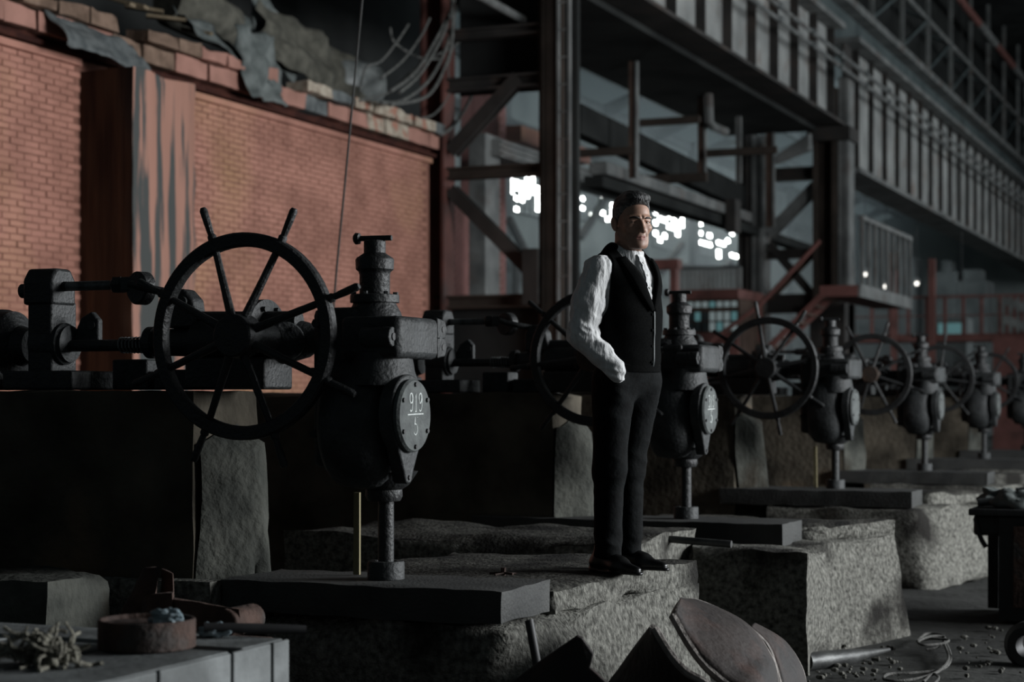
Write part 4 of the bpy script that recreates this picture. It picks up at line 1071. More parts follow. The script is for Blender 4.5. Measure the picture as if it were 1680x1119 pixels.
# ---- bent steel plates in front of the pedestal
def catmull(pts, n):
    P = [pts[0]] + list(pts) + [pts[-1]]; out = []
    for k in range(1, len(P) - 2):
        for j in range(n):
            t = j / n
            a, b, c, d = P[k - 1], P[k], P[k + 1], P[k + 2]
            out.append(.5 * ((2 * b) + (c - a) * t + (2 * a - 5 * b + 4 * c - d) * t * t + (3 * b - a - 3 * c + d) * t ** 3))
    out.append(P[-2]); return out
def loft_plate(A, B, label, bulge=.03, t=.034, n=8):
    """bent sheet between two edge curves, with real thickness"""
    a, b = catmull(A, n), catmull(B, n)
    m = 10; N = len(a)
    nb = len(b); vs = []; fs = []
    for i in range(N):
        q = b[min(nb - 1, round(i * (nb - 1) / (N - 1)))]
        nrm = Vector((0, 0, 1))
        for j in range(m + 1):
            s_ = j / m
            vs.append(a[i].lerp(q, s_) + nrm * bulge * math.sin(math.pi * s_) + mnoise.noise_vector(a[i].lerp(q, s_) * 6) * .004)
    for i in range(N - 1):
        for j in range(m):
            k = i * (m + 1) + j; fs.append((k, k + 1, k + m + 2, k + m + 1))
    mb = MB(); mb.add(vs, fs)
    org = min((Vector(v) for v in vs), key=lambda v: v.z)
    o = mb.build('bent_plate', 'rust_plate', origin=org, smooth=60)
    o.data.materials.append(MATS['plate_edge'])
    sd = o.modifiers.new('thickness', 'SOLIDIFY'); sd.thickness = t; sd.offset = 0; sd.material_offset_rim = 1
    for cv in (a, b):
        MB().tube([p - org for p in cv], .017, 7).build('rolled_edge', 'plate_edge', o)
    tag(o, label, 'plate', 'bent scrap plates')
    return o
G = lambda x, y, Y: at_y(x, y, Y)
loft_plate([G(1103, 1010, 7.25), G(1130, 1057, 7.2), G(1157, 1093, 7.15), G(1190, 1122, 7.12), G(1240, 1160, 7.1), G(1262, 1290, 7.1)],
           [G(1120, 989, 7.75), G(1150, 991, 7.8), G(1220, 1026, 7.8), G(1258, 1073, 7.75), G(1272, 1119, 7.7), G(1285, 1255, 7.6)],
           'brown bent steel plate arching up in the middle of the scrap pile', .03)
loft_plate([G(1075, 1032, 7.05), G(1100, 1073, 7.0), G(1127, 1103, 6.97), G(1160, 1122, 6.95), G(1200, 1160, 6.95), G(1220, 1310, 6.95)],
           [G(1072, 1030, 7.12), G(1045, 1065, 7.3), G(1020, 1100, 7.4), G(1000, 1130, 7.4), G(990, 1180, 7.4), G(985, 1275, 7.4)],
           'black curved steel plate with a pale edge, in front of the brown arching one', -.02)
loft_plate([G(1228, 1033, 7.85), G(1256, 1060, 7.85), G(1272, 1100, 7.8), G(1282, 1150, 7.75), G(1290, 1245, 7.7)],
           [G(1243, 1036, 8.2), G(1280, 1052, 8.25), G(1306, 1086, 8.2), G(1318, 1125, 8.15), G(1325, 1220, 8.1)],
           'dark curved plate at the far end of the scrap pile', .02)
o = MB().prism([G(820, 1300, 6.5), G(838, 1122, 6.6), G(880, 1090, 6.65), G(947, 1044, 6.7), G(955, 1048, 6.7), G(974, 1074, 6.7), G(968, 1096, 6.68), G(1000, 1125, 6.66), G(1010, 1300, 6.5)], (-.008, .028, .004)).build('scrap_sheet', 'rust_plate', origin=G(900, 1290, 6.5), smooth=0, bevel=.005)
tag(o, 'flat rusty steel sheet leaning below the pedestal', 'plate')
o = MB().cyl(G(868, 1018, 6.86), G(925, 1330, 6.70), .018, 12).build('stub_pipe', 'black_rubber', origin=G(868, 1018, 6.86)); tag(o, 'short black pipe stub against the pedestal below the steel plate', 'pipe')
# ---- floor on the right: pipe, rope, rubble, hose
a = at_z(1322, 1086, .04); b = at_z(1395, 1078, .03); c = at_z(1458, 1066, .02)
o = MB().tube([a, a.lerp(b, .5), b, b.lerp(c, .4), c], [.055, .055, .05, .03, .014], 16).build('tapered_pipe', 'pipe_dark', origin=a); tag(o, 'dark tapered pipe lying on the floor below the pale pedestal', 'pipe')
rr = random.Random(11)
def rope(pts, r, label, name='rope'):
    P_ = [at_z(x, y, z) for x, y, z in pts]
    o = MB().tube(catmull(P_, 8), r, 7).build(name, 'rope', origin=P_[0]); tag(o, label, 'rope'); return o
rope([(1505, 1052, .02), (1520, 1040, .03), (1545, 1042, .03), (1552, 1055, .02), (1560, 1080, .02), (1545, 1098, .02), (1500, 1104, .02), (1458, 1106, .02), (1452, 1115, .02), (1490, 1116, .02), (1535, 1104, .03), (1556, 1082, .04), (1550, 1058, .04)], .009, 'grey rope looped over the floor')
rope([(1512, 1050, .04), (1530, 1048, .06), (1556, 1050, .06), (1545, 1056, .05), (1515, 1058, .05), (1507, 1052, .06), (1528, 1044, .07), (1550, 1046, .06), (1538, 1062, .03), (1520, 1066, .02)], .0085, 'knotted bunch of dark rope at the end of the loop')
rope([(1515, 1119, .02), (1530, 1106, .03), (1540, 1112, .03), (1532, 1122, .02)], .0085, 'small curl of rope at the frame\'s lower edge')
o = empty('rubble_patch', at_z(1390, 1095, 0), 'small rubble scattered on the floor by the tapered pipe', 'rubble'); o['kind'] = 'stuff'
mbr = MB()
for k in range(120):
    p = at_z(rr.uniform(1310, 1480), rr.uniform(1060, 1119), 0) if k < 80 else at_z(rr.uniform(1560, 1680), rr.uniform(1030, 1110), 0)
    s_ = rr.uniform(.006, .022); mbr.ball(p + Vector((0, 0, s_ * .3)), (s_ * rr.uniform(.7, 1.4), s_, s_ * .7), 6, 4)
q = mbr.build('stones', 'w_concrete', o, at_z(1390, 1095, 0), smooth=0); q['kind'] = 'stuff'
p = at_z(1676, 1085, 0)
o = MB().ring(p + Vector((.05, 0, .10)), (0.3, 1, .1), .12, [(-.05, -.05), (.0, -.06), (.03, -.04), (.03, .04), (0, .06), (-.05, .05)], 32).build('rubber_tyre', 'black_rubber', origin=p); tag(o, 'small black rubber tyre at the frame\'s edge', 'tyre')
# ---- workbench at the right edge
Yb = 13.6
def Wb(x, y): return at_y(x, y, Yb)
x0 = Wb(1592, 0).x; x1 = x0 + 2.6; zt = Wb(1620, 834).z
O = (x0 + 1, Yb, 0)
wb = empty('workbench', O, 'black steel workbench at the frame\'s edge piled with scrap', 'workbench')
MB().box((x0, Yb - .1, zt - .05), (x1, Yb + .9, zt)).build('top', 'iron', wb, O, smooth=0, bevel=.01)
MB().box((Wb(1640, 0).x, Yb - .05, 0), (x1, Yb + .85, zt - .06)).build('cabinet', 'iron', wb, O, smooth=0)
MB().box((Wb(1665, 0).x, Yb - .09, .1), (x1 - .3, Yb - .05, zt - .12)).build('door', 'rust', wb, O, smooth=0, bevel=.005)
MB().box((x0 + .02, Yb + .72, 0), (x0 + .1, Yb + .8, zt - .06)).build('leg', 'iron', wb, O, smooth=0)
MB().box((x0 + .02, Yb - .0, zt - .2), (x0 + .3, Yb + .3, zt - .05)).build('vice_jaw', 'iron', wb, O, smooth=0, bevel=.02)
o = MB().tube(catmull([Wb(1600, 850), Wb(1604, 868), Wb(1610, 885), Wb(1618, 898)], 6), .018, 8).build('cable_end', 'black_rubber', origin=Wb(1600, 850)); tag(o, 'black cable end dangling from the workbench', 'cable')
for k in range(9):
    px = 1598 + k * 13; p = Wb(px, 834); p = Vector((p.x, Yb + rr.uniform(.05, .5), zt))
    kind = k % 3
    if kind == 0:
        e = p + Vector((rr.uniform(.3, .6), rr.uniform(-.1, .2), .09)); o = MB().cyl(p + Vector((0, 0, .03)), e, .03, 10).build('scrap_tube', 'iron_worn', origin=p); nm = 'tube'
    elif kind == 1:
        o = rough_hexa(MB(), hx(p.x, p.x + rr.uniform(.15, .3), p.y, p.y + .15, zt, zt + rr.uniform(.06, .16)), .04, .01, .03, 6, k).build('scrap_block', 'iron_grey', origin=p, smooth=60); nm = 'block'
    else:
        o = crumple('scrap_bundle', p, (.16, .12, .09), 'tarp_grey', k, 14); nm = 'bundle'
    LBL = ['thin scrap tube at the workbench corner', 'dark scrap block next to the corner tube on the workbench', 'grey crumpled bundle nearest the workbench corner', 'scrap tube lying in the middle of the workbench',
           'scrap block in the middle of the workbench', 'grey crumpled bundle in the middle of the workbench', 'scrap tube farther along the workbench', 'scrap block farther along the workbench', 'grey crumpled bundle farthest along the workbench']
    tag(o, LBL[k], nm, 'scrap on the workbench')

# ================================================================== CLUTTER ABOVE THE BRICK WALL
def sheet(name, c, u, v, nu, nv, mat, seed, amp, label, cat='tarpaulin', t=.012, drop=0.0):
    c, u, v = Vector(c), Vector(u), Vector(v); nn = u.cross(v).normalized(); vs = []; fs = []
    for j in range(nv + 1):
        for i in range(nu + 1):
            a, b = i / nu, j / nv
            p = c + u * (a - .5) + v * (b - .5)
            w = mnoise.noise(Vector((a * 3.1 + seed, b * 2.2, seed))) * amp + mnoise.noise(Vector((a * 8 + seed, b * 5, 0))) * amp * .4
            ed = mnoise.noise(Vector((a * 4, b * 4, seed + 9))) * .12
            p = p + nn * w + u * ed * (a - .5) + v * ed * (b - .5)
            p.z -= drop * (b - .5) ** 2
            vs.append(p)
    for j in range(nv):
        for i in range(nu):
            k = j * (nu + 1) + i; fs.append((k, k + 1, k + nu + 2, k + nu + 1))
    mb = MB(); mb.add(vs, fs); o = mb.build(name, mat, origin=c, smooth=60)
    sd = o.modifiers.new('thickness', 'SOLIDIFY'); sd.thickness = t
    tag(o, label, cat); return o
XC = -12.72
sheet('tarpaulin', at_x(428, 108, XC), at_x(400, 108, XC) - at_x(462, 122, XC) + Vector((0, 0, .05)), Vector((.15, .1, -.95)), 18, 18, 'tarp_grey', 3, .16, 'grey plastic tarpaulin hanging over the broken cornice')
sheet('tarpaulin', at_x(372, 75, -13.0), Vector((.2, 1.3, -.35)), Vector((.5, .2, -.5)), 16, 10, 'tarp_grey', 6, .15, 'torn grey sheet curled above the cornice beside the hanging tarpaulin')
sheet('tarpaulin', at_x(168, 72, -12.6), Vector((.1, 1.6, -.15)), Vector((.35, 0, -.42)), 20, 10, 'w_cornice_grey', 9, .10, 'grey sacking slumped over the top of the pier')
sheet('tarpaulin', at_x(520, 95, -13.6), Vector((0, 3.2, -.3)), Vector((-.3, .2, .9)), 20, 12, 'tarp_olive', 14, .25, 'olive canvas heaped above the cornice behind the cables')
sheet('tarpaulin', at_x(448, 60, -13.8), Vector((.1, 1.0, -.5)), Vector((-.2, .3, .9)), 14, 10, 'tarp_grey', 19, .2, 'stiff grey canvas flap standing above the hanging tarpaulin')
p = at_x(607, 128, -13.5)
o = MB().lathe(p + Vector((-.4, -.6, -.1)), (.35, 1, 0), [(0, .30), (.06, .36), (.5, .38), (.9, .36), (.98, .28)], 24).build('white_drum', 'insulator_white', origin=p, smooth=50); tag(o, 'pale round drum lying among cables on the ledge', 'drum')
p = at_x(320, 18, -14.0)
o = MB().lathe(p + Vector((0, -.7, 0)), (.15, 1, -.1), [(0, .26), (.1, .34), (.7, .36), (1.3, .30), (1.4, .2)], 20).build('canvas_roll', 'tarp_olive', origin=p, smooth=50); tag(o, 'pale canvas roll high above the pier', 'roll')
p = at_x(365, 30, -14.3)
o = MB().lathe(p + Vector((0, -.6, -.1)), (.3, 1, -.2), [(0, .2), (.1, .3), (.8, .3), (.9, .2)], 20).build('canvas_roll', 'tarp_grey', origin=p, smooth=50); tag(o, 'darker grey roll next to the pale canvas roll', 'roll')
WL = ['short brown board nearest the frame\'s top edge above the pier', 'thin board second from the top above the pier', 'thin yellowish board third from the top above the pier', 'long thin board fourth from the top above the pier', 'lowest thin board sticking out above the pier']
for k, (xa, ya, xb, yb) in enumerate(((170, -6, 218, 8), (190, 0, 240, 12), (205, 10, 268, 20), (240, 26, 305, 34), (300, 48, 348, 56))):
    a, b = at_x(xa, ya, -13.4), at_x(xb, yb, -13.0)
    o = MB().bar(a, b, .14, .04).build('loose_board', 'wood_old', origin=a, smooth=0); tag(o, WL[k], 'board', 'loose boards above the pier')
# steel shelf carrying the clutter
o = MB().box((-14.9, 16, 6.0), (-13.5, 27.2, 6.06)).build('ledge_shelf', 'w_steel_dark', smooth=0); tag(o, 'dark steel shelf behind the cornice', 'shelf')
# cables swagging down from the roof to the ledge
CAB = [([(740, -10), (742, 60), (730, 110), (700, 158), (640, 172)], 'thick cable swagging down to the drum, outermost of the bundle'), ([(748, 10), (735, 70), (705, 130), (660, 165), (625, 168)], 'cable second outermost of the swagging bundle'),
       ([(745, 0), (725, 60), (690, 120), (655, 152)], 'cable in the middle of the swagging bundle'), ([(738, 20), (712, 70), (680, 120), (640, 150)], 'cable inside the middle of the swagging bundle'),
       ([(705, 30), (690, 60), (660, 100), (625, 128)], 'thin cable reaching over the pale drum'), ([(670, 40), (650, 70), (625, 100), (600, 112), (590, 150)], 'thin cable left of the bundle over the olive canvas'),
       ([(820, 15), (790, 40), (745, 75), (690, 105), (640, 150), (590, 165)], 'long slack cable slanting down from the crane beam'), ([(783, 40), (790, 80), (788, 120), (770, 165), (745, 205), (722, 222)], 'single cable drooping in front of the red column'),
       ([(748, 60), (735, 110), (738, 150), (715, 185), (690, 195)], 'short slack cable near the cornice end'), ([(640, 45), (648, 70), (690, 95), (740, 95)], 'thin cable looping flat under the dark roof')]
for k, (pts, lab) in enumerate(CAB):
    P_ = [at_x(x, y, -12.4 - .05 * k) for x, y in pts]
    o = MB().tube(catmull(P_, 8), .028 if k < 4 or k == 7 else .02, 7).build('cable', 'cable', origin=P_[-1]); tag(o, lab, 'cable', 'slack cables above the wall')
a, b = at_x(785, -8, -11.6), at_x(868, 38, -11.6)
o = MB().cyl(a, b, .07, 10).build('conduit', 'w_steel_grey', origin=a); tag(o, 'pale conduit slanting under the walkway', 'conduit')
# thin plumb wire in front of the wall
a, b = at_y(596, -20, 12.5), at_y(549, 482, 12.5); c = at_y(566, 300, 12.5)
o = MB().tube(catmull([a, at_y(580, 150, 12.5), c, b, at_y(540, 650, 12.5)], 8), .008, 6).build('hanging_wire', 'wire_dark', origin=b); tag(o, 'thin wire hanging straight down in front of the brick wall', 'wire')
# ================================================================== THE MAN
def s_ell(P, c, r):
    q = P - np.array(c); r = np.array(r)
    k0 = np.sqrt(((q / r) ** 2).sum(-1)); k1 = np.sqrt(((q / (r * r)) ** 2).sum(-1)) + 1e-9
    return k0 * (k0 - 1) / k1
def s_cap(P, a, b, ra, rb, sc=None):
    a = np.array(a, float); b = np.array(b, float)
    if sc is not None:
        sc = np.array(sc); P = P / sc; a = a / sc; b = b / sc
    ab = b - a; t = np.clip(((P - a) @ ab) / (ab @ ab), 0, 1)
    d = np.sqrt(((P - a - t[..., None] * ab) ** 2).sum(-1)) - (ra + (rb - ra) * t)
    return d * (min(sc) if sc is not None else 1.0)
def smin(a, b, k):
    h = np.clip(.5 + .5 * (b - a) / k, 0, 1)
    return b + (a - b) * h - k * h * (1 - h)
def smax(a, b, k): return -smin(-a, -b, k)
def nets(fn, lo, hi, h):
    """naive surface nets of fn < 0 on a grid of pitch h"""
    lo = np.array(lo, float); n = np.ceil((np.array(hi) - lo) / h).astype(int) + 1
    ax = [lo[i] + h * np.arange(n[i]) for i in range(3)]
    G = np.stack(np.meshgrid(*ax, indexing='ij'), -1)
    V = np.empty(n)
    for i in range(n[0]): V[i] = fn(G[i])
    ins = V < 0
    c = [slice(0, -1), slice(1, None)]
    cnt = np.zeros(n - 1); acc = np.zeros(tuple(n - 1) + (3,))
    off = [(i, j, k) for i in (0, 1) for j in (0, 1) for k in (0, 1)]
    for o in off:
        for a in range(3):
            if o[a]: continue
            o2 = list(o); o2[a] = 1
            va = V[c[o[0]], c[o[1]], c[o[2]]]; vb = V[c[o2[0]], c[o2[1]], c[o2[2]]]
            m = (va < 0) != (vb < 0)
            t = np.where(m, va / np.where(m, va - vb, 1), 0)
            p = np.zeros(va.shape + (3,)); p[...] = np.array(o, float); p[..., a] += t
            acc += p * m[..., None]; cnt += m
    act = cnt > 0
    idx = -np.ones(n - 1, int); idx[act] = np.arange(act.sum())
    base = np.stack(np.nonzero(act), -1)
    verts = lo + h * (base + acc[act] / cnt[act][:, None])
    faces = []
    for a in range(3):
        b, d = (a + 1) % 3, (a + 2) % 3
        s0 = [slice(None)] * 3; s1 = [slice(None)] * 3
        s0[a] = slice(0, -1); s1[a] = slice(1, None)
        A, B_ = ins[tuple(s0)], ins[tuple(s1)]
        e = np.stack(np.nonzero(A != B_), -1)
        ok = (e[:, b] > 0) & (e[:, d] > 0) & (e[:, b] < n[b] - 1) & (e[:, d] < n[d] - 1)
        e = e[ok]
        flip = A[tuple(e.T)]
        def cell(db, dd):
            q = e.copy(); q[:, b] -= db; q[:, d] -= dd
            return idx[tuple(q.T)]
        q = np.stack([cell(1, 1), cell(0, 1), cell(0, 0), cell(1, 0)], -1)
        q[~flip] = q[~flip][:, ::-1]
        faces.append(q)
    return verts, np.concatenate(faces)
def net_obj(name, fn, lo, hi, h, mat, parent=None, disp=None, post=None, smooth_it=1):
    v, f = nets(fn, lo, hi, h)
    if disp: v = np.array([np.array(disp(Vector(p))) for p in v])
    if post is not None: v = post(v)
    me = bpy.data.meshes.new(name)
    me.from_pydata([tuple(p) for p in v], [], [tuple(int(i) for i in q) for q in f])
    me.materials.append(MATS[mat]); me.polygons.foreach_set('use_smooth', [True] * len(me.polygons))
    o = bpy.data.objects.new(name, me); COL.objects.link(o)
    if parent is not None: o.parent = parent
    if smooth_it:
        m = o.modifiers.new('relax', 'SMOOTH'); m.iterations = smooth_it; m.factor = .5
    return o
def person_mats():
    # skin with beard shadow and slight mottling (object coordinates; the body stands on the origin)
    m, nt, b = _mat('skin'); N = nt.nodes.new; L = nt.links.new
    tc = N('ShaderNodeTexCoord'); sp = N('ShaderNodeSeparateXYZ'); L(tc.outputs['Object'], sp.inputs[0])
    nz = N('ShaderNodeTexNoise'); nz.inputs['Scale'].default_value = 45; nz.inputs['Detail'].default_value = 6; L(tc.outputs['Object'], nz.inputs['Vector'])
    rp = N('ShaderNodeValToRGB'); rp.color_ramp.elements[0].color = (.30, .172, .122, 1); rp.color_ramp.elements[1].color = (.40, .24, .172, 1)
    rp.color_ramp.elements[0].position, rp.color_ramp.elements[1].position = .3, .7
    L(nz.outputs['Fac'], rp.inputs[0])
    mr = N('ShaderNodeMapRange'); mr.inputs[1].default_value = 1.605; mr.inputs[2].default_value = 1.635; mr.inputs[3].default_value = .5; mr.inputs[4].default_value = 0
    L(sp.outputs['Z'], mr.inputs[0])
    n2 = N('ShaderNodeTexNoise'); n2.inputs['Scale'].default_value = 260; L(tc.outputs['Object'], n2.inputs['Vector'])
    mu = N('ShaderNodeMath'); mu.operation = 'MULTIPLY'; L(mr.outputs[0], mu.inputs[0]); L(n2.outputs['Fac'], mu.inputs[1])
    mx = N('ShaderNodeMix'); mx.data_type = 'RGBA'; L(mu.outputs[0], mx.inputs[0]); L(rp.outputs[0], mx.inputs[6]); mx.inputs[7].default_value = (.07, .055, .05, 1)
    L(mx.outputs[2], b.inputs['Base Color']); b.inputs['Roughness'].default_value = .5; b.inputs['Specular IOR Level'].default_value = .4
    b.inputs['Subsurface Weight'].default_value = .08; b.inputs['Subsurface Radius'].default_value = (.01, .004, .002); b.inputs['Subsurface Scale'].default_value = .5
    bp = N('ShaderNodeBump'); bp.inputs['Strength'].default_value = .12; bp.inputs['Distance'].default_value = .004; L(n2.outputs['Fac'], bp.inputs['Height']); L(bp.outputs[0], b.inputs['Normal'])
    MATS['skin'] = m
    surf('hair_top', (.010, .010, .010), (.13, .13, .13), scale=70, rough=.5, bump=1.0, bscale=120, stretch=(1.6, .16, .8), detail=3, ramp=(.38, .72))
    surf('hair_side', (.06, .06, .06), (.19, .19, .188), scale=160, rough=.7, bump=.8, bscale=240, stretch=(1, .5, .5), detail=3)
    surf('brow_hair', (.016, .013, .011), (.04, .033, .03), scale=80, rough=.7)
    surf('eye_white', (.30, .285, .27), rough=.4)
    surf('iris', (.02, .015, .012), rough=.15)
    surf('lip', (.25, .115, .095), (.30, .14, .115), scale=60, rough=.65)
    surf('linen', (.52, .525, .53), (.64, .645, .64), scale=40, rough=.9, bump=.6, bscale=38, stretch=(1, 1, .45), spec=.1)
    surf('vest_black', (.0020, .0022, .0022), (.0045, .0048, .0048), scale=150, rough=.95, bump=.15, bscale=300, spec=.04)
    surf('vest_satin', (.012, .016, .017), (.028, .034, .035), scale=30, rough=.45, spec=.4)
    surf('trouser', (.0016, .002, .0022), (.004, .005, .0055), scale=25, rough=.85, bump=.2, bscale=40, spec=.10)
    surf('shoe', (.004, .004, .0042), (.009, .009, .009), scale=20, rough=.34, spec=.45)
person_mats()
FEET = at_d(1025, 655, 8.78); FEET.z = .777
HS = 1.12
HC = np.array((0.0, .045, 1.672)); HYAW = math.radians(-22); HPIT = math.radians(-4)
# head frame: turned a little towards his right (the camera) and slightly down
Rh = np.array(Matrix.Rotation(HYAW, 3, 'Z') @ Matrix.Rotation(HPIT, 3, 'X'))
def to_head(P): return ((P - HC) @ Rh) / HS
def f_head(P):
    Q = to_head(P)
    d = s_ell(Q, (0, -.012, .038), (.072, .095, .080))
    d = smin(d, s_ell(Q, (0, .032, -.022), (.061, .060, .088)), .03)
    d = smin(d, s_ell(Q, (0, .036, -.078), (.050, .052, .036)), .025)
    d = smin(d, s_ell(Q, (0, .080, -.100), (.021, .017, .016)), .020)
    X = Q.copy(); X[..., 0] = np.abs(X[..., 0])
    d = smin(d, s_cap(X, (.052, -.005, -.055), (.030, .062, -.098), .014, .013), .028)        # jaw line
    d = smin(d, s_ell(X, (.043, .062, -.026), (.020, .022, .014)), .022)                    # cheek bone
    d = smin(d, s_cap(X, (.010, .0915, .0155), (.047, .0745, .0165), .0095, .0080), .010)         # brow ridge
    d = smin(d, s_ell(Q, (0, .080, -.058), (.030, .016, .030)), .018)                         # muzzle
    d = smax(d, -s_ell(X, (.032, .101, -.001), (.019, .016, .0125)), .010)                    # eye sockets
    d = smin(d, s_cap(Q, (0, .087, .010), (0, .1125, -.034), .0065, .0105), .010)             # nose ridge
    d = smin(d, s_ell(Q, (0, .113, -.037), (.0105, .0095, .0085)), .006)
    d = smin(d, s_ell(X, (.0125, .101, -.041), (.0075, .010, .007)), .006)
    d = smax(d, -s_ell(X, (.006, .107, -.0475), (.0038, .006, .003)), .003)
    d = smin(d, s_ell(X, (.032, .0735, -.002), (.0165, .0135, .0115)), .005)                  # closed lids round the eye
    d = smax(d, -s_cap(X, (.021, .0865, -.0035), (.043, .0800, -.0040), .0030, .0026), .002)   # eye slit
    d = smin(d, s_cap(X, (.021, .0885, .0060), (.046, .0800, .0040), .0034, .0034), .005)        # upper lid fold
    d = smin(d, s_cap(X, (.0, .0945, -.0635), (.019, .086, -.0672), .0050, .0025), .004)       # upper lip
    d = smin(d, s_cap(X, (.0, .0935, -.0745), (.016, .086, -.0715), .0062, .0035), .005)       # lower lip
    d = smax(d, -s_cap(X, (.0, .1005, -.0685), (.024, .0885, -.0692), .0022, .0018), .003)     # mouth line
    d = smax(d, -s_cap(X, (.018, .101, -.040), (.030, .086, -.066), .0022, .0020), .010)       # nasolabial fold
    # ears
    E = X.copy(); E[..., 1] = X[..., 1] + (X[..., 2] + .01) * .25; E[..., 0] = X[..., 0] + X[..., 1] * .25
    e = s_ell(E, (.075, -.012, -.012), (.0085, .0165, .030))
    e = smax(e, -s_ell(E, (.0845, -.010, -.009), (.0070, .0110, .0205)), .003)
    d = smin(d, e, .007)
    d = d * HS
    # neck and the top of the chest
    d = smin(d, s_cap(P, (0, .022, 1.60), (0, .005, 1.40), .062, .070), .03)
    d = smin(d, s_cap(P, (-.09, .0, 1.45), (.09, .0, 1.45), .06, .06), .05)
    return d
def f_body(P):
    """what the clothes hide: one coarse torso, arms to the hands in the pockets, legs to the feet"""
    d = s_cap(P, (0, .02, 1.40), (0, .02, 1.02), .105, .10, (1.35, .9, 1))
    for s in (1, -1):
        sh, el, wr = ARM[s]
        d = smin(d, s_cap(P, sh, el, .05, .038), .04); d = smin(d, s_cap(P, el, wr, .038, .028), .02)
        d = smin(d, s_cap(P, wr, np.array(wr) + np.array((-.045 * s, -.035, -.085)), .026, .030), .02)
        h, k, a = LEG[s]
        d = smin(d, s_cap(P, h, k, .075, .052), .05); d = smin(d, s_cap(P, k, a, .050, .036), .03)
    return d
ARM = {1: ((.185, -.005, 1.435), (.270, -.028, 1.125), (.192, .108, .965)), -1: ((-.160, -.04, 1.425), (-.205, -.14, 1.13), (-.18, -.09, .94))}
LEG = {1: ((.095, .015, .90), (.105, -.005, .50), (.108, -.025, .09)), -1: ((-.095, .01, .90), (-.100, -.065, .50), (-.105, -.085, .09))}
person = net_obj('person', f_head, (-.16, -.16, 1.40), (.16, .22, 1.84), .0029, 'skin')
bv, bf = nets(f_body, (-.34, -.26, .0), (.34, .28, 1.52), .016)
me = person.data; nv = len(me.vertices)
hv = np.empty(nv * 3); me.vertices.foreach_get('co', hv)
hf = [tuple(p.vertices) for p in me.polygons]
me2 = bpy.data.meshes.new('person_body')
me2.from_pydata([tuple(p) for p in hv.reshape(-1, 3)] + [tuple(p) for p in bv], [], hf + [tuple(int(i) + nv for i in q) for q in bf])
me2.materials.append(MATS['skin']); me2.polygons.foreach_set('use_smooth', [True] * len(me2.polygons))
person.data = me2
person.location = FEET
person.rotation_euler = (0, 0, math.radians(-112.7))
tag(person, 'man with short greying hair in a black waistcoat and white shirt, hand in pocket', 'person')
# lips get their own tone
me2.materials.append(MATS['lip'])
C_np = np.empty(len(me2.vertices) * 3); me2.vertices.foreach_get('co', C_np); Hn = to_head(C_np.reshape(-1, 3))
for p in me2.polygons:
    c = Hn[list(p.vertices)].mean(0)
    if c[1] > .085 and abs(c[0]) < .021 and -.0795 < c[2] < -.0600: p.material_index = 1
# --- hair
def hair_cut(Q):
    y, z, x = Q[..., 1], Q[..., 2], np.abs(Q[..., 0])
    h = np.interp(y, [-.12, -.07, -.03, -.012, .010, .024, .032, .048, .066, .085, .10], [-.085, -.070, -.048, -.030, -.030, -.018, .018, .052, .070, .080, .084])
    h = h - np.where(y > .04, (x < .045) * .004, 0)
    return h - z
def f_hair(P):
    Q = to_head(P)
    d = s_ell(Q, (0, -.013, .038), (.0755, .099, .085))
    d = smin(d, s_ell(Q, (0, -.006, .078), (.064, .086, .053)), .02)
    d = smin(d, s_ell(Q, (.004, .044, .101), (.052, .047, .024)), .02)
    d = smin(d, s_ell(Q, (-.012, .060, .099), (.040, .030, .019)), .018)
    return smax(d, hair_cut(Q) * .6, .006) * HS
def hair_disp(p):
    q = (np.array(p) - HC) @ Rh / HS
    top = min(1, max(0, (q[2] - .06) / .04))
    n = mnoise.noise(Vector((q[0] * 95 + q[1] * 12, q[1] * 14, q[2] * 30))) * .0026 * (.25 + top) * (.45 if q[1] > .06 else 1) + mnoise.noise(Vector((q[0] * 210, q[1] * 30, q[2] * 70))) * .0014
    d = Vector(q - np.array((0, -.01, .04))).normalized()
    d = Vector(Rh @ np.array(d))
    return p + d * n
hair = net_obj('hair', f_hair, (-.15, -.16, 1.54), (.15, .22, 1.87), .0030, 'hair_side', person, hair_disp)
hair['label'] = 'short dark hair, grey at the sides'
hair.data.materials.append(MATS['hair_top'])
vv = np.empty(len(hair.data.vertices) * 3); hair.data.vertices.foreach_get('co', vv); Hn = to_head(vv.reshape(-1, 3))
for p in hair.data.polygons:
    c = Hn[list(p.vertices)].mean(0)
    if c[2] > .062 + .012 * mnoise.noise(Vector((c[0] * 60, c[1] * 60, 0))): p.material_index = 1
def hd(x, y, z): return Vector(HC + Rh @ (np.array((x, y, z)) * HS))
for s in (1, -1):
    e = MB().ball(hd(.032 * s, .0712, -.0035), .0128 * HS, 18, 12).build('eyeball', 'eye_white', person, smooth=180)
    MB().ball(hd(.0315 * s, .0778, -.0038), .0067 * HS, 12, 8).build('iris', 'iris', e, smooth=180)
    pts = [hd(.0135 * s, .0985, .0125), hd(.024 * s, .0975, .0155), hd(.038 * s, .0890, .0165), hd(.051 * s, .0775, .0120)]
    MB().tube(catmull(pts, 6), [.0022 + .0024 * math.sin(math.pi * min(1, (i + 3) / 21)) for i in range(19)], 8).build('eyebrow', 'brow_hair', person)
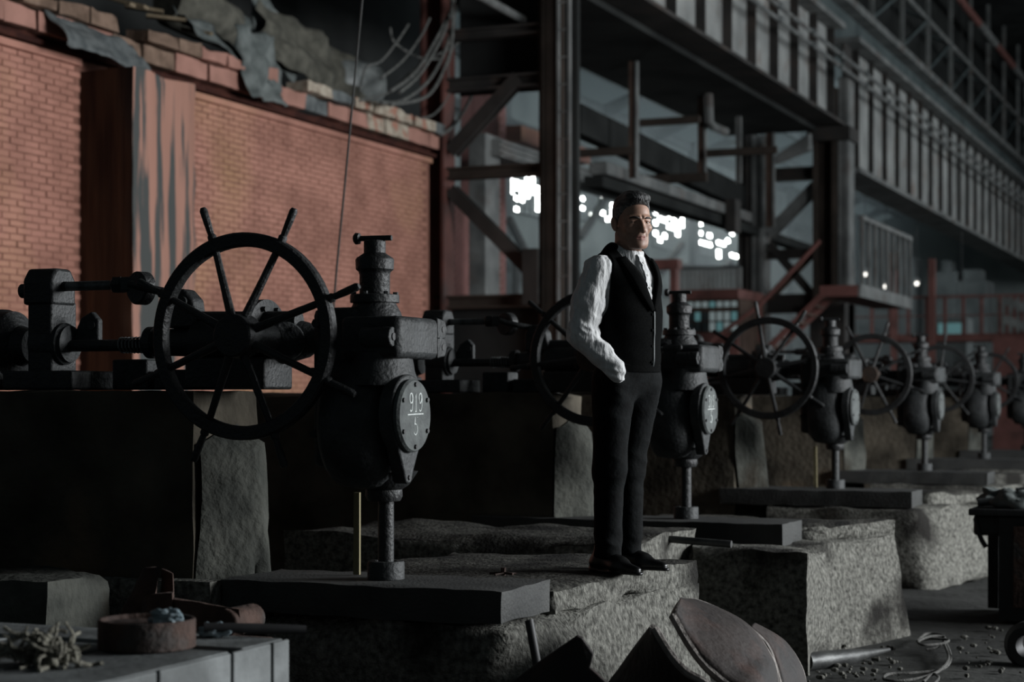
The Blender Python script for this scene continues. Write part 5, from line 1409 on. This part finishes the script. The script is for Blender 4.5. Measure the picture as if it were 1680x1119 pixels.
# --- shirt: sleeves, chest and standing collar
def torso(P, g=0.0):
    d = s_cap(P, (0, .030, 1.02), (0, .030, 1.12), .122 + g, .122 + g, (1.30, 1.0, 1))
    d = smin(d, s_cap(P, (0, .022, 1.25), (0, .016, 1.36), .130 + g, .126 + g, (1.38, 1.0, 1)), .07)
    d = smin(d, s_cap(P, (-.145, -.008, 1.445), (.145, -.008, 1.445), .062 + g, .062 + g), .07)
    d = smin(d, s_cap(P, (-.06, -.008, 1.515), (.06, -.008, 1.515), .052 + g, .052 + g), .05)
    return d
def f_shirt(P):
    d = torso(P, -.004)
    d = smin(d, s_cap(P, (0, .024, 1.43), (0, .026, 1.515), .080, .071), .03)
    for s in (1, -1):
        sh, el, wr = ARM[s]
        a = s_cap(P, (sh[0] * 1.0, sh[1], sh[2]), ((sh[0] + el[0]) / 2 + .004 * s, (sh[1] + el[1]) / 2 - .004, (sh[2] + el[2]) / 2), .070, .074)
        a = smin(a, s_cap(P, ((sh[0] + el[0]) / 2 + .004 * s, (sh[1] + el[1]) / 2 - .004, (sh[2] + el[2]) / 2), el, .074, .062), .02)
        m = np.array(el) * .45 + np.array(wr) * .55
        a = smin(a, s_cap(P, el, m, .060, .054), .035)
        a = smin(a, s_cap(P, m, wr, .054, .044), .02)
        a = smin(a, s_cap(P, wr, np.array(wr) + np.array((-.016 * s, .006, -.022)), .045, .041), .01)
        d = smin(d, a, .025)
    d = smax(d, -s_cap(P, (0, .030, 1.545), (0, .02, 1.75), .062, .075), .008)
    d = smax(d, .96 - P[..., 2] + np.where(np.abs(P[..., 0]) > .16, -1, 0), .004)
    return d
def shirt_disp(p):
    v = Vector(p); n = 0
    sgn = 1 if p.x > 0 else -1
    sh, el, wr = [Vector(q) for q in ARM[sgn]]
    # position along the arm gives the folds their run
    if abs(p.x) > .15 and p.z < 1.5:
        up = max(0, min(1, (sh.z - p.z) / (sh.z - el.z)))
        near_el = math.exp(-((p.z - el.z) / .10) ** 2)
        near_wr = math.exp(-((v - wr).length / .09) ** 2)
        w = mnoise.noise(Vector((p.x * 9, p.y * 9, p.z * 30 + p.y * 18)))
        n += (.0012 + .0062 * near_el + .0075 * near_wr) * (1 - abs(w) * 2.6)
        w2 = mnoise.noise(Vector((p.x * 26 + 3, p.y * 26, p.z * 7)))
        n += (.0045 if p.z > el.z else .002) * (1 - abs(w2) * 2.6)
        n += mnoise.noise(Vector((p.x * 5, p.y * 5, p.z * 7))) * .006
        ax = sh.lerp(el, up) if p.z > el.z else el.lerp(wr, min(1, max(0, (el.z - p.z) / (el.z - wr.z))))
        d = (v - ax)
    else:
        d = v - Vector((0, .02, p.z))
        n += mnoise.noise(Vector((p.x * 45, 0, p.z * 16))) * .0035 + mnoise.noise(Vector((p.x * 25, 2, p.z * 50))) * .002
    if d.length > 1e-6: v = v + d.normalized() * n
    return v
shirt = net_obj('shirt', f_shirt, (-.37, -.24, .84), (.37, .26, 1.60), .0062, 'linen', person, shirt_disp, smooth_it=0)
shirt['label'] = 'crumpled white linen shirt with standing collar'
# standing collar, open at the front, and the button placket
mb = MB(); n = 40; vs = []; fs = []
for i in range(n + 1):
    a = math.radians(-80 + 340 * i / n); ca, sa = math.cos(a), math.sin(a)
    fr = max(0, sa)                                       # front of the ring sits lower
    for k, (r, z) in enumerate(((.072, 1.500), (.070, 1.532), (.0665, 1.556), (.0635, 1.556), (.066, 1.530), (.068, 1.498))):
        vs.append((r * ca * .97, .020 + r * sa * 1.10, z - .052 * fr + .016 * max(0, -sa)))
for i in range(n):
    for k in range(6):
        k2 = (k + 1) % 6; fs.append((i * 6 + k, i * 6 + k2, i * 6 + 6 + k2, i * 6 + 6 + k))
mb.add(vs, fs)
mb2 = MB(); mb2.v = [(v[0], v[1], v[2]) for v in mb.v]; mb2.f = mb.f
# turn the opening of the ring to the front (+y)
mb2.v = [tuple(Vector((v[0], v[1], v[2]))) for v in mb2.v]
mb2.build('collar', 'linen', shirt, smooth=60)
pl = MB(); pts = [(0.004, .092, 1.512), (0.004, .122, 1.46), (0.004, .146, 1.40), (.004, .157, 1.34), (.004, .160, 1.27)]
pc_ = catmull([Vector(p) for p in pts], 6)
vs = []; fs = []
for i, p in enumerate(pc_):
    w = .017 + .003 * math.sin(i * 1.9)
    for dx, dy in ((-w, -.004), (-w * .9, .004 + .002 * math.sin(i * 2.3)), (w * .9, .006 + .002 * math.sin(i * 1.3)), (w, -.004)): vs.append((p.x + dx, p.y + dy, p.z))
for i in range(len(pc_) - 1):
    for k in range(3): fs.append((i * 4 + k, i * 4 + k + 1, i * 4 + k + 5, i * 4 + k + 4))
pl.add(vs, fs).build('placket', 'linen', shirt, smooth=60)
for z, y in ((1.47, .123), (1.41, .149), (1.35, .163)):
    MB().lathe((.004, y - .002, z), (0, 1, .25), [(0, .0055), (.004, .005)], 12).build('button', 'eye_white', shirt)
# --- waistcoat
def f_vest(P):
    d = torso(P, .010)
    d = smax(d, -(torso(P, -.010)), .002)
    x, y, z = P[..., 0], P[..., 1], P[..., 2]
    for s in (1, -1):
        sh = ARM[s][0]
        hole = s_cap(P, (sh[0] + .030 * s, sh[1] + .004, sh[2] + .02), (sh[0] + .050 * s, sh[1], sh[2] - .16), .088, .085, (1, .95, 1)) if s > 0 else s_cap(P, (-.235, -.05, 1.45), (-.25, -.05, 1.28), .07, .07)
        d = smax(d, -hole, .006)
    vneck = np.maximum((np.abs(x + .012) - (z - 1.255) * .40) * .9, .03 - y)
    vneck = np.maximum(vneck, 1.25 - z)
    d = smax(d, -vneck, .006)
    d = smax(d, -s_cap(P, (0, .022, 1.50), (0, .022, 1.80), .074, .095), .006)
    hem = .945 - .045 * np.clip((y - .05) / .1, 0, 1) * (1 - np.clip(np.abs(x) / .10, 0, 1)) - z
    return smax(d, hem, .004)
def vest_disp(p):
    d = Vector((p.x, (p.y - .02), 0))
    n = mnoise.noise(Vector((p.x * 7, p.y * 7, p.z * 14))) * .004 + mnoise.noise(Vector((p.x * 14, p.y * 14, p.z * 40))) * .0015 * max(0, 1.2 - p.z) * 5
    return p + (d.normalized() * n if d.length > 1e-5 else d)
vest = net_obj('waistcoat', f_vest, (-.29, -.22, .86), (.29, .25, 1.62), .0055, 'vest_black', person, vest_disp)
vest['label'] = 'black waistcoat with wide lapels'
def on_chest(x, z, off=.012):
    """front of the torso at x, z (march from the front)"""
    ys = np.linspace(.26, .0, 260); pp = np.stack([np.full(260, x), ys, np.full(260, z)], -1)
    k = np.argmax(torso(pp, 0) < off); return float(ys[k])
for s in (1, -1):
    vs = []; fs = []
    zs = [1.25 + (1.50 - 1.25) * i / 18 for i in range(19)]
    for i, z in enumerate(zs):
        xe = (z - 1.255) * .40 * s - .012; t = i / 18
        w = .010 + .050 * math.sin(math.pi * min(1, t * .75 + .05))
        for k in range(5):
            x = xe + s * w * k / 4 - s * .002
            vs.append((x, on_chest(x, z) + .006 + .004 * math.sin(math.pi * k / 4), z - .012 * k / 4))
    for i in range(18):
        for k in range(4): fs.append((i * 5 + k, i * 5 + k + 1, i * 5 + k + 6, i * 5 + k + 5))
    mb = MB(); mb.add(vs, fs); lp = mb.build('lapel', 'vest_black', vest, smooth=60)
    sd = lp.modifiers.new('thickness', 'SOLIDIFY'); sd.thickness = .006; sd.offset = 1
for k in range(4):
    z = 1.225 - k * .075; y = on_chest(-.012, z)
    MB().lathe((-.012, y - .001, z), (0, 1, 0), [(0, .007), (.003, .007), (.0045, .005)], 14).build('button', 'vest_black', vest)
# front edge strip with the light along the opening put into a paler colour
vs = []; fs = []
for i in range(21):
    z = 1.25 - i * .0165; x0 = -.020; y = on_chest(x0, z) + .002
    for dx, dy in ((0, .001), (-.010, .001)): vs.append((x0 + dx, y + dy, z))
for i in range(20): fs.append((i * 2, i * 2 + 1, i * 2 + 3, i * 2 + 2))
mb = MB(); mb.add(vs, fs); fe = mb.build('front_edge', 'vest_satin', vest, smooth=60); sd = fe.modifiers.new('thickness', 'SOLIDIFY'); sd.thickness = .003
# collar of the waistcoat standing round the back and sides of the neck, running into the lapels
vs = []; fs = []
for i in range(31):
    a = math.radians(170 + 200 * i / 30); ca, sa = math.cos(a), math.sin(a)
    bk = max(0, -sa)
    for r, z in ((.112, 1.500), (.104, 1.535), (.088, 1.560), (.078, 1.552), (.084, 1.500)):
        vs.append((r * ca, .012 + r * sa * .92, z + .018 * bk - .02 * (1 - bk)))
for i in range(30):
    for k in range(5): fs.append((i * 5 + k, i * 5 + (k + 1) % 5, i * 5 + 5 + (k + 1) % 5, i * 5 + 5 + k))
fs += [tuple(range(5)), tuple(150 + k for k in range(5))]
mb = MB(); mb.add(vs, fs); mb.build('back_collar', 'vest_black', vest, smooth=60)
# --- trousers
def f_trous(P):
    d = s_cap(P, (-.055, .018, .93), (.055, .018, .93), .118, .118, (1, .98, 1))
    d = smin(d, s_cap(P, (0, .028, 1.02), (0, .03, 1.06), .122, .122, (1.28, 1, 1)), .06)
    for s in (1, -1):
        h, k, a = [np.array(q) for q in LEG[s]]
        l = s_cap(P, h, k, .103, .078)
        l = smin(l, s_cap(P, k, a + np.array((0, .012, 0)), .076, .066), .04)
        d = smin(d, l, .028)
    d = smin(d, s_cap(P, (.150, .070, .925), (.128, .055, .84), .050, .046), .03)
    d = smax(d, P[..., 2] - 1.04, .004)
    d = smax(d, .065 + .02 * np.clip(-P[..., 1] * 3, -1, 1) - P[..., 2], .004)
    return d
def trous_disp(p):
    s = 1 if p.x > 0 else -1
    ax = Vector((.1 * s, -.02, p.z)); d = Vector((p.x, p.y, p.z)) - ax; d.z = 0
    kn = math.exp(-((p.z - .48) / .12) ** 2); hm = math.exp(-((p.z - .12) / .08) ** 2); cr = math.exp(-((p.z - .82) / .10) ** 2)
    w = mnoise.noise(Vector((p.x * 7, p.y * 9 + p.z * 6, p.z * 13)))
    n = (.0005 + .004 * kn + .007 * hm + .004 * cr) * (1 - 2.2 * abs(w)) + mnoise.noise(Vector((p.x * 11, p.y * 11, p.z * 3.2))) * .006
    return Vector(p) + (d.normalized() * n if d.length > 1e-5 else d)
trous = net_obj('trousers', f_trous, (-.27, -.24, .03), (.27, .22, 1.08), .0075, 'trouser', person, trous_disp)
trous['label'] = 'dark slim trousers'
bl = MB().ring((0, .022, 1.0), (0, 0, 1), .128, [(-.004, -.016), (.008, -.016), (.008, .016), (-.004, .016)], 48)
bl.v = [(v[0] * 1.30, .022 + (v[1] - .022) * 1.02, v[2] - .022 - .01 * (v[1] > 0.1)) for v in bl.v]
bl.build('belt', 'vest_black', trous)
# --- shoes
def make_shoe(s):
    a = LEG[s][2]
    ang = math.radians(-6 * s)
    def f(P):
        Q = P - np.array((a[0], a[1], 0)); c, sn = math.cos(ang), math.sin(ang)
        X = Q[..., 0] * c + Q[..., 1] * sn; Y = -Q[..., 0] * sn + Q[..., 1] * c
        Q = np.stack([X, Y, Q[..., 2]], -1)
        d = s_cap(Q, (0, -.055, .040), (0, .10, .034), .042, .044, (1, 1, .9))
        d = smin(d, s_cap(Q, (0, .10, .030), (0, .215, .022), .044, .024, (1, 1, .8)), .03)
        d = smin(d, s_cap(Q, (0, -.035, .05), (0, -.02, .12), .044, .040), .03)
        d = smin(d, s_cap(Q, (0, .02, .075), (0, .10, .045), .036, .03), .03)
        sole = np.maximum(np.maximum(np.minimum(s_cap(Q, (0, -.058, .01), (0, .10, .01), .044, .049), s_cap(Q, (0, .10, .01), (0, .225, .01), .049, .026)), Q[..., 2] - .014 - .012 * (Q[..., 1] < -.01)), -Q[..., 2])
        d = smax(d, .012 - Q[..., 2], .003)
        return np.minimum(d, sole)
    return net_obj('shoe', f, (a[0] - .11, a[1] - .14, -.012), (a[0] + .11, a[1] + .30, .18), .0045, 'shoe', person)
for s in (1, -1): make_shoe(s)

# ================================================================== HAZE in the far half of the hall
m = bpy.data.materials.new('hall_haze'); m.use_nodes = True
nt = m.node_tree; nt.nodes.remove(nt.nodes['Principled BSDF'])
vsc = nt.nodes.new('ShaderNodeVolumeScatter'); vsc.inputs['Density'].default_value = 0.014; vsc.inputs['Color'].default_value = (.86, .97, 1.0, 1); vsc.inputs['Anisotropy'].default_value = 0.2
nt.links.new(vsc.outputs[0], nt.nodes['Material Output'].inputs['Volume'])
MATS['hall_haze'] = m
o = MB().box((-19.7, 33.0, 0.05), (-13.6, 97.5, 10.5)).build('haze', 'hall_haze', smooth=0)
tag(o, 'thin dusty haze filling the far aisle', 'haze', kind='stuff')
o.display_type = 'BOUNDS'
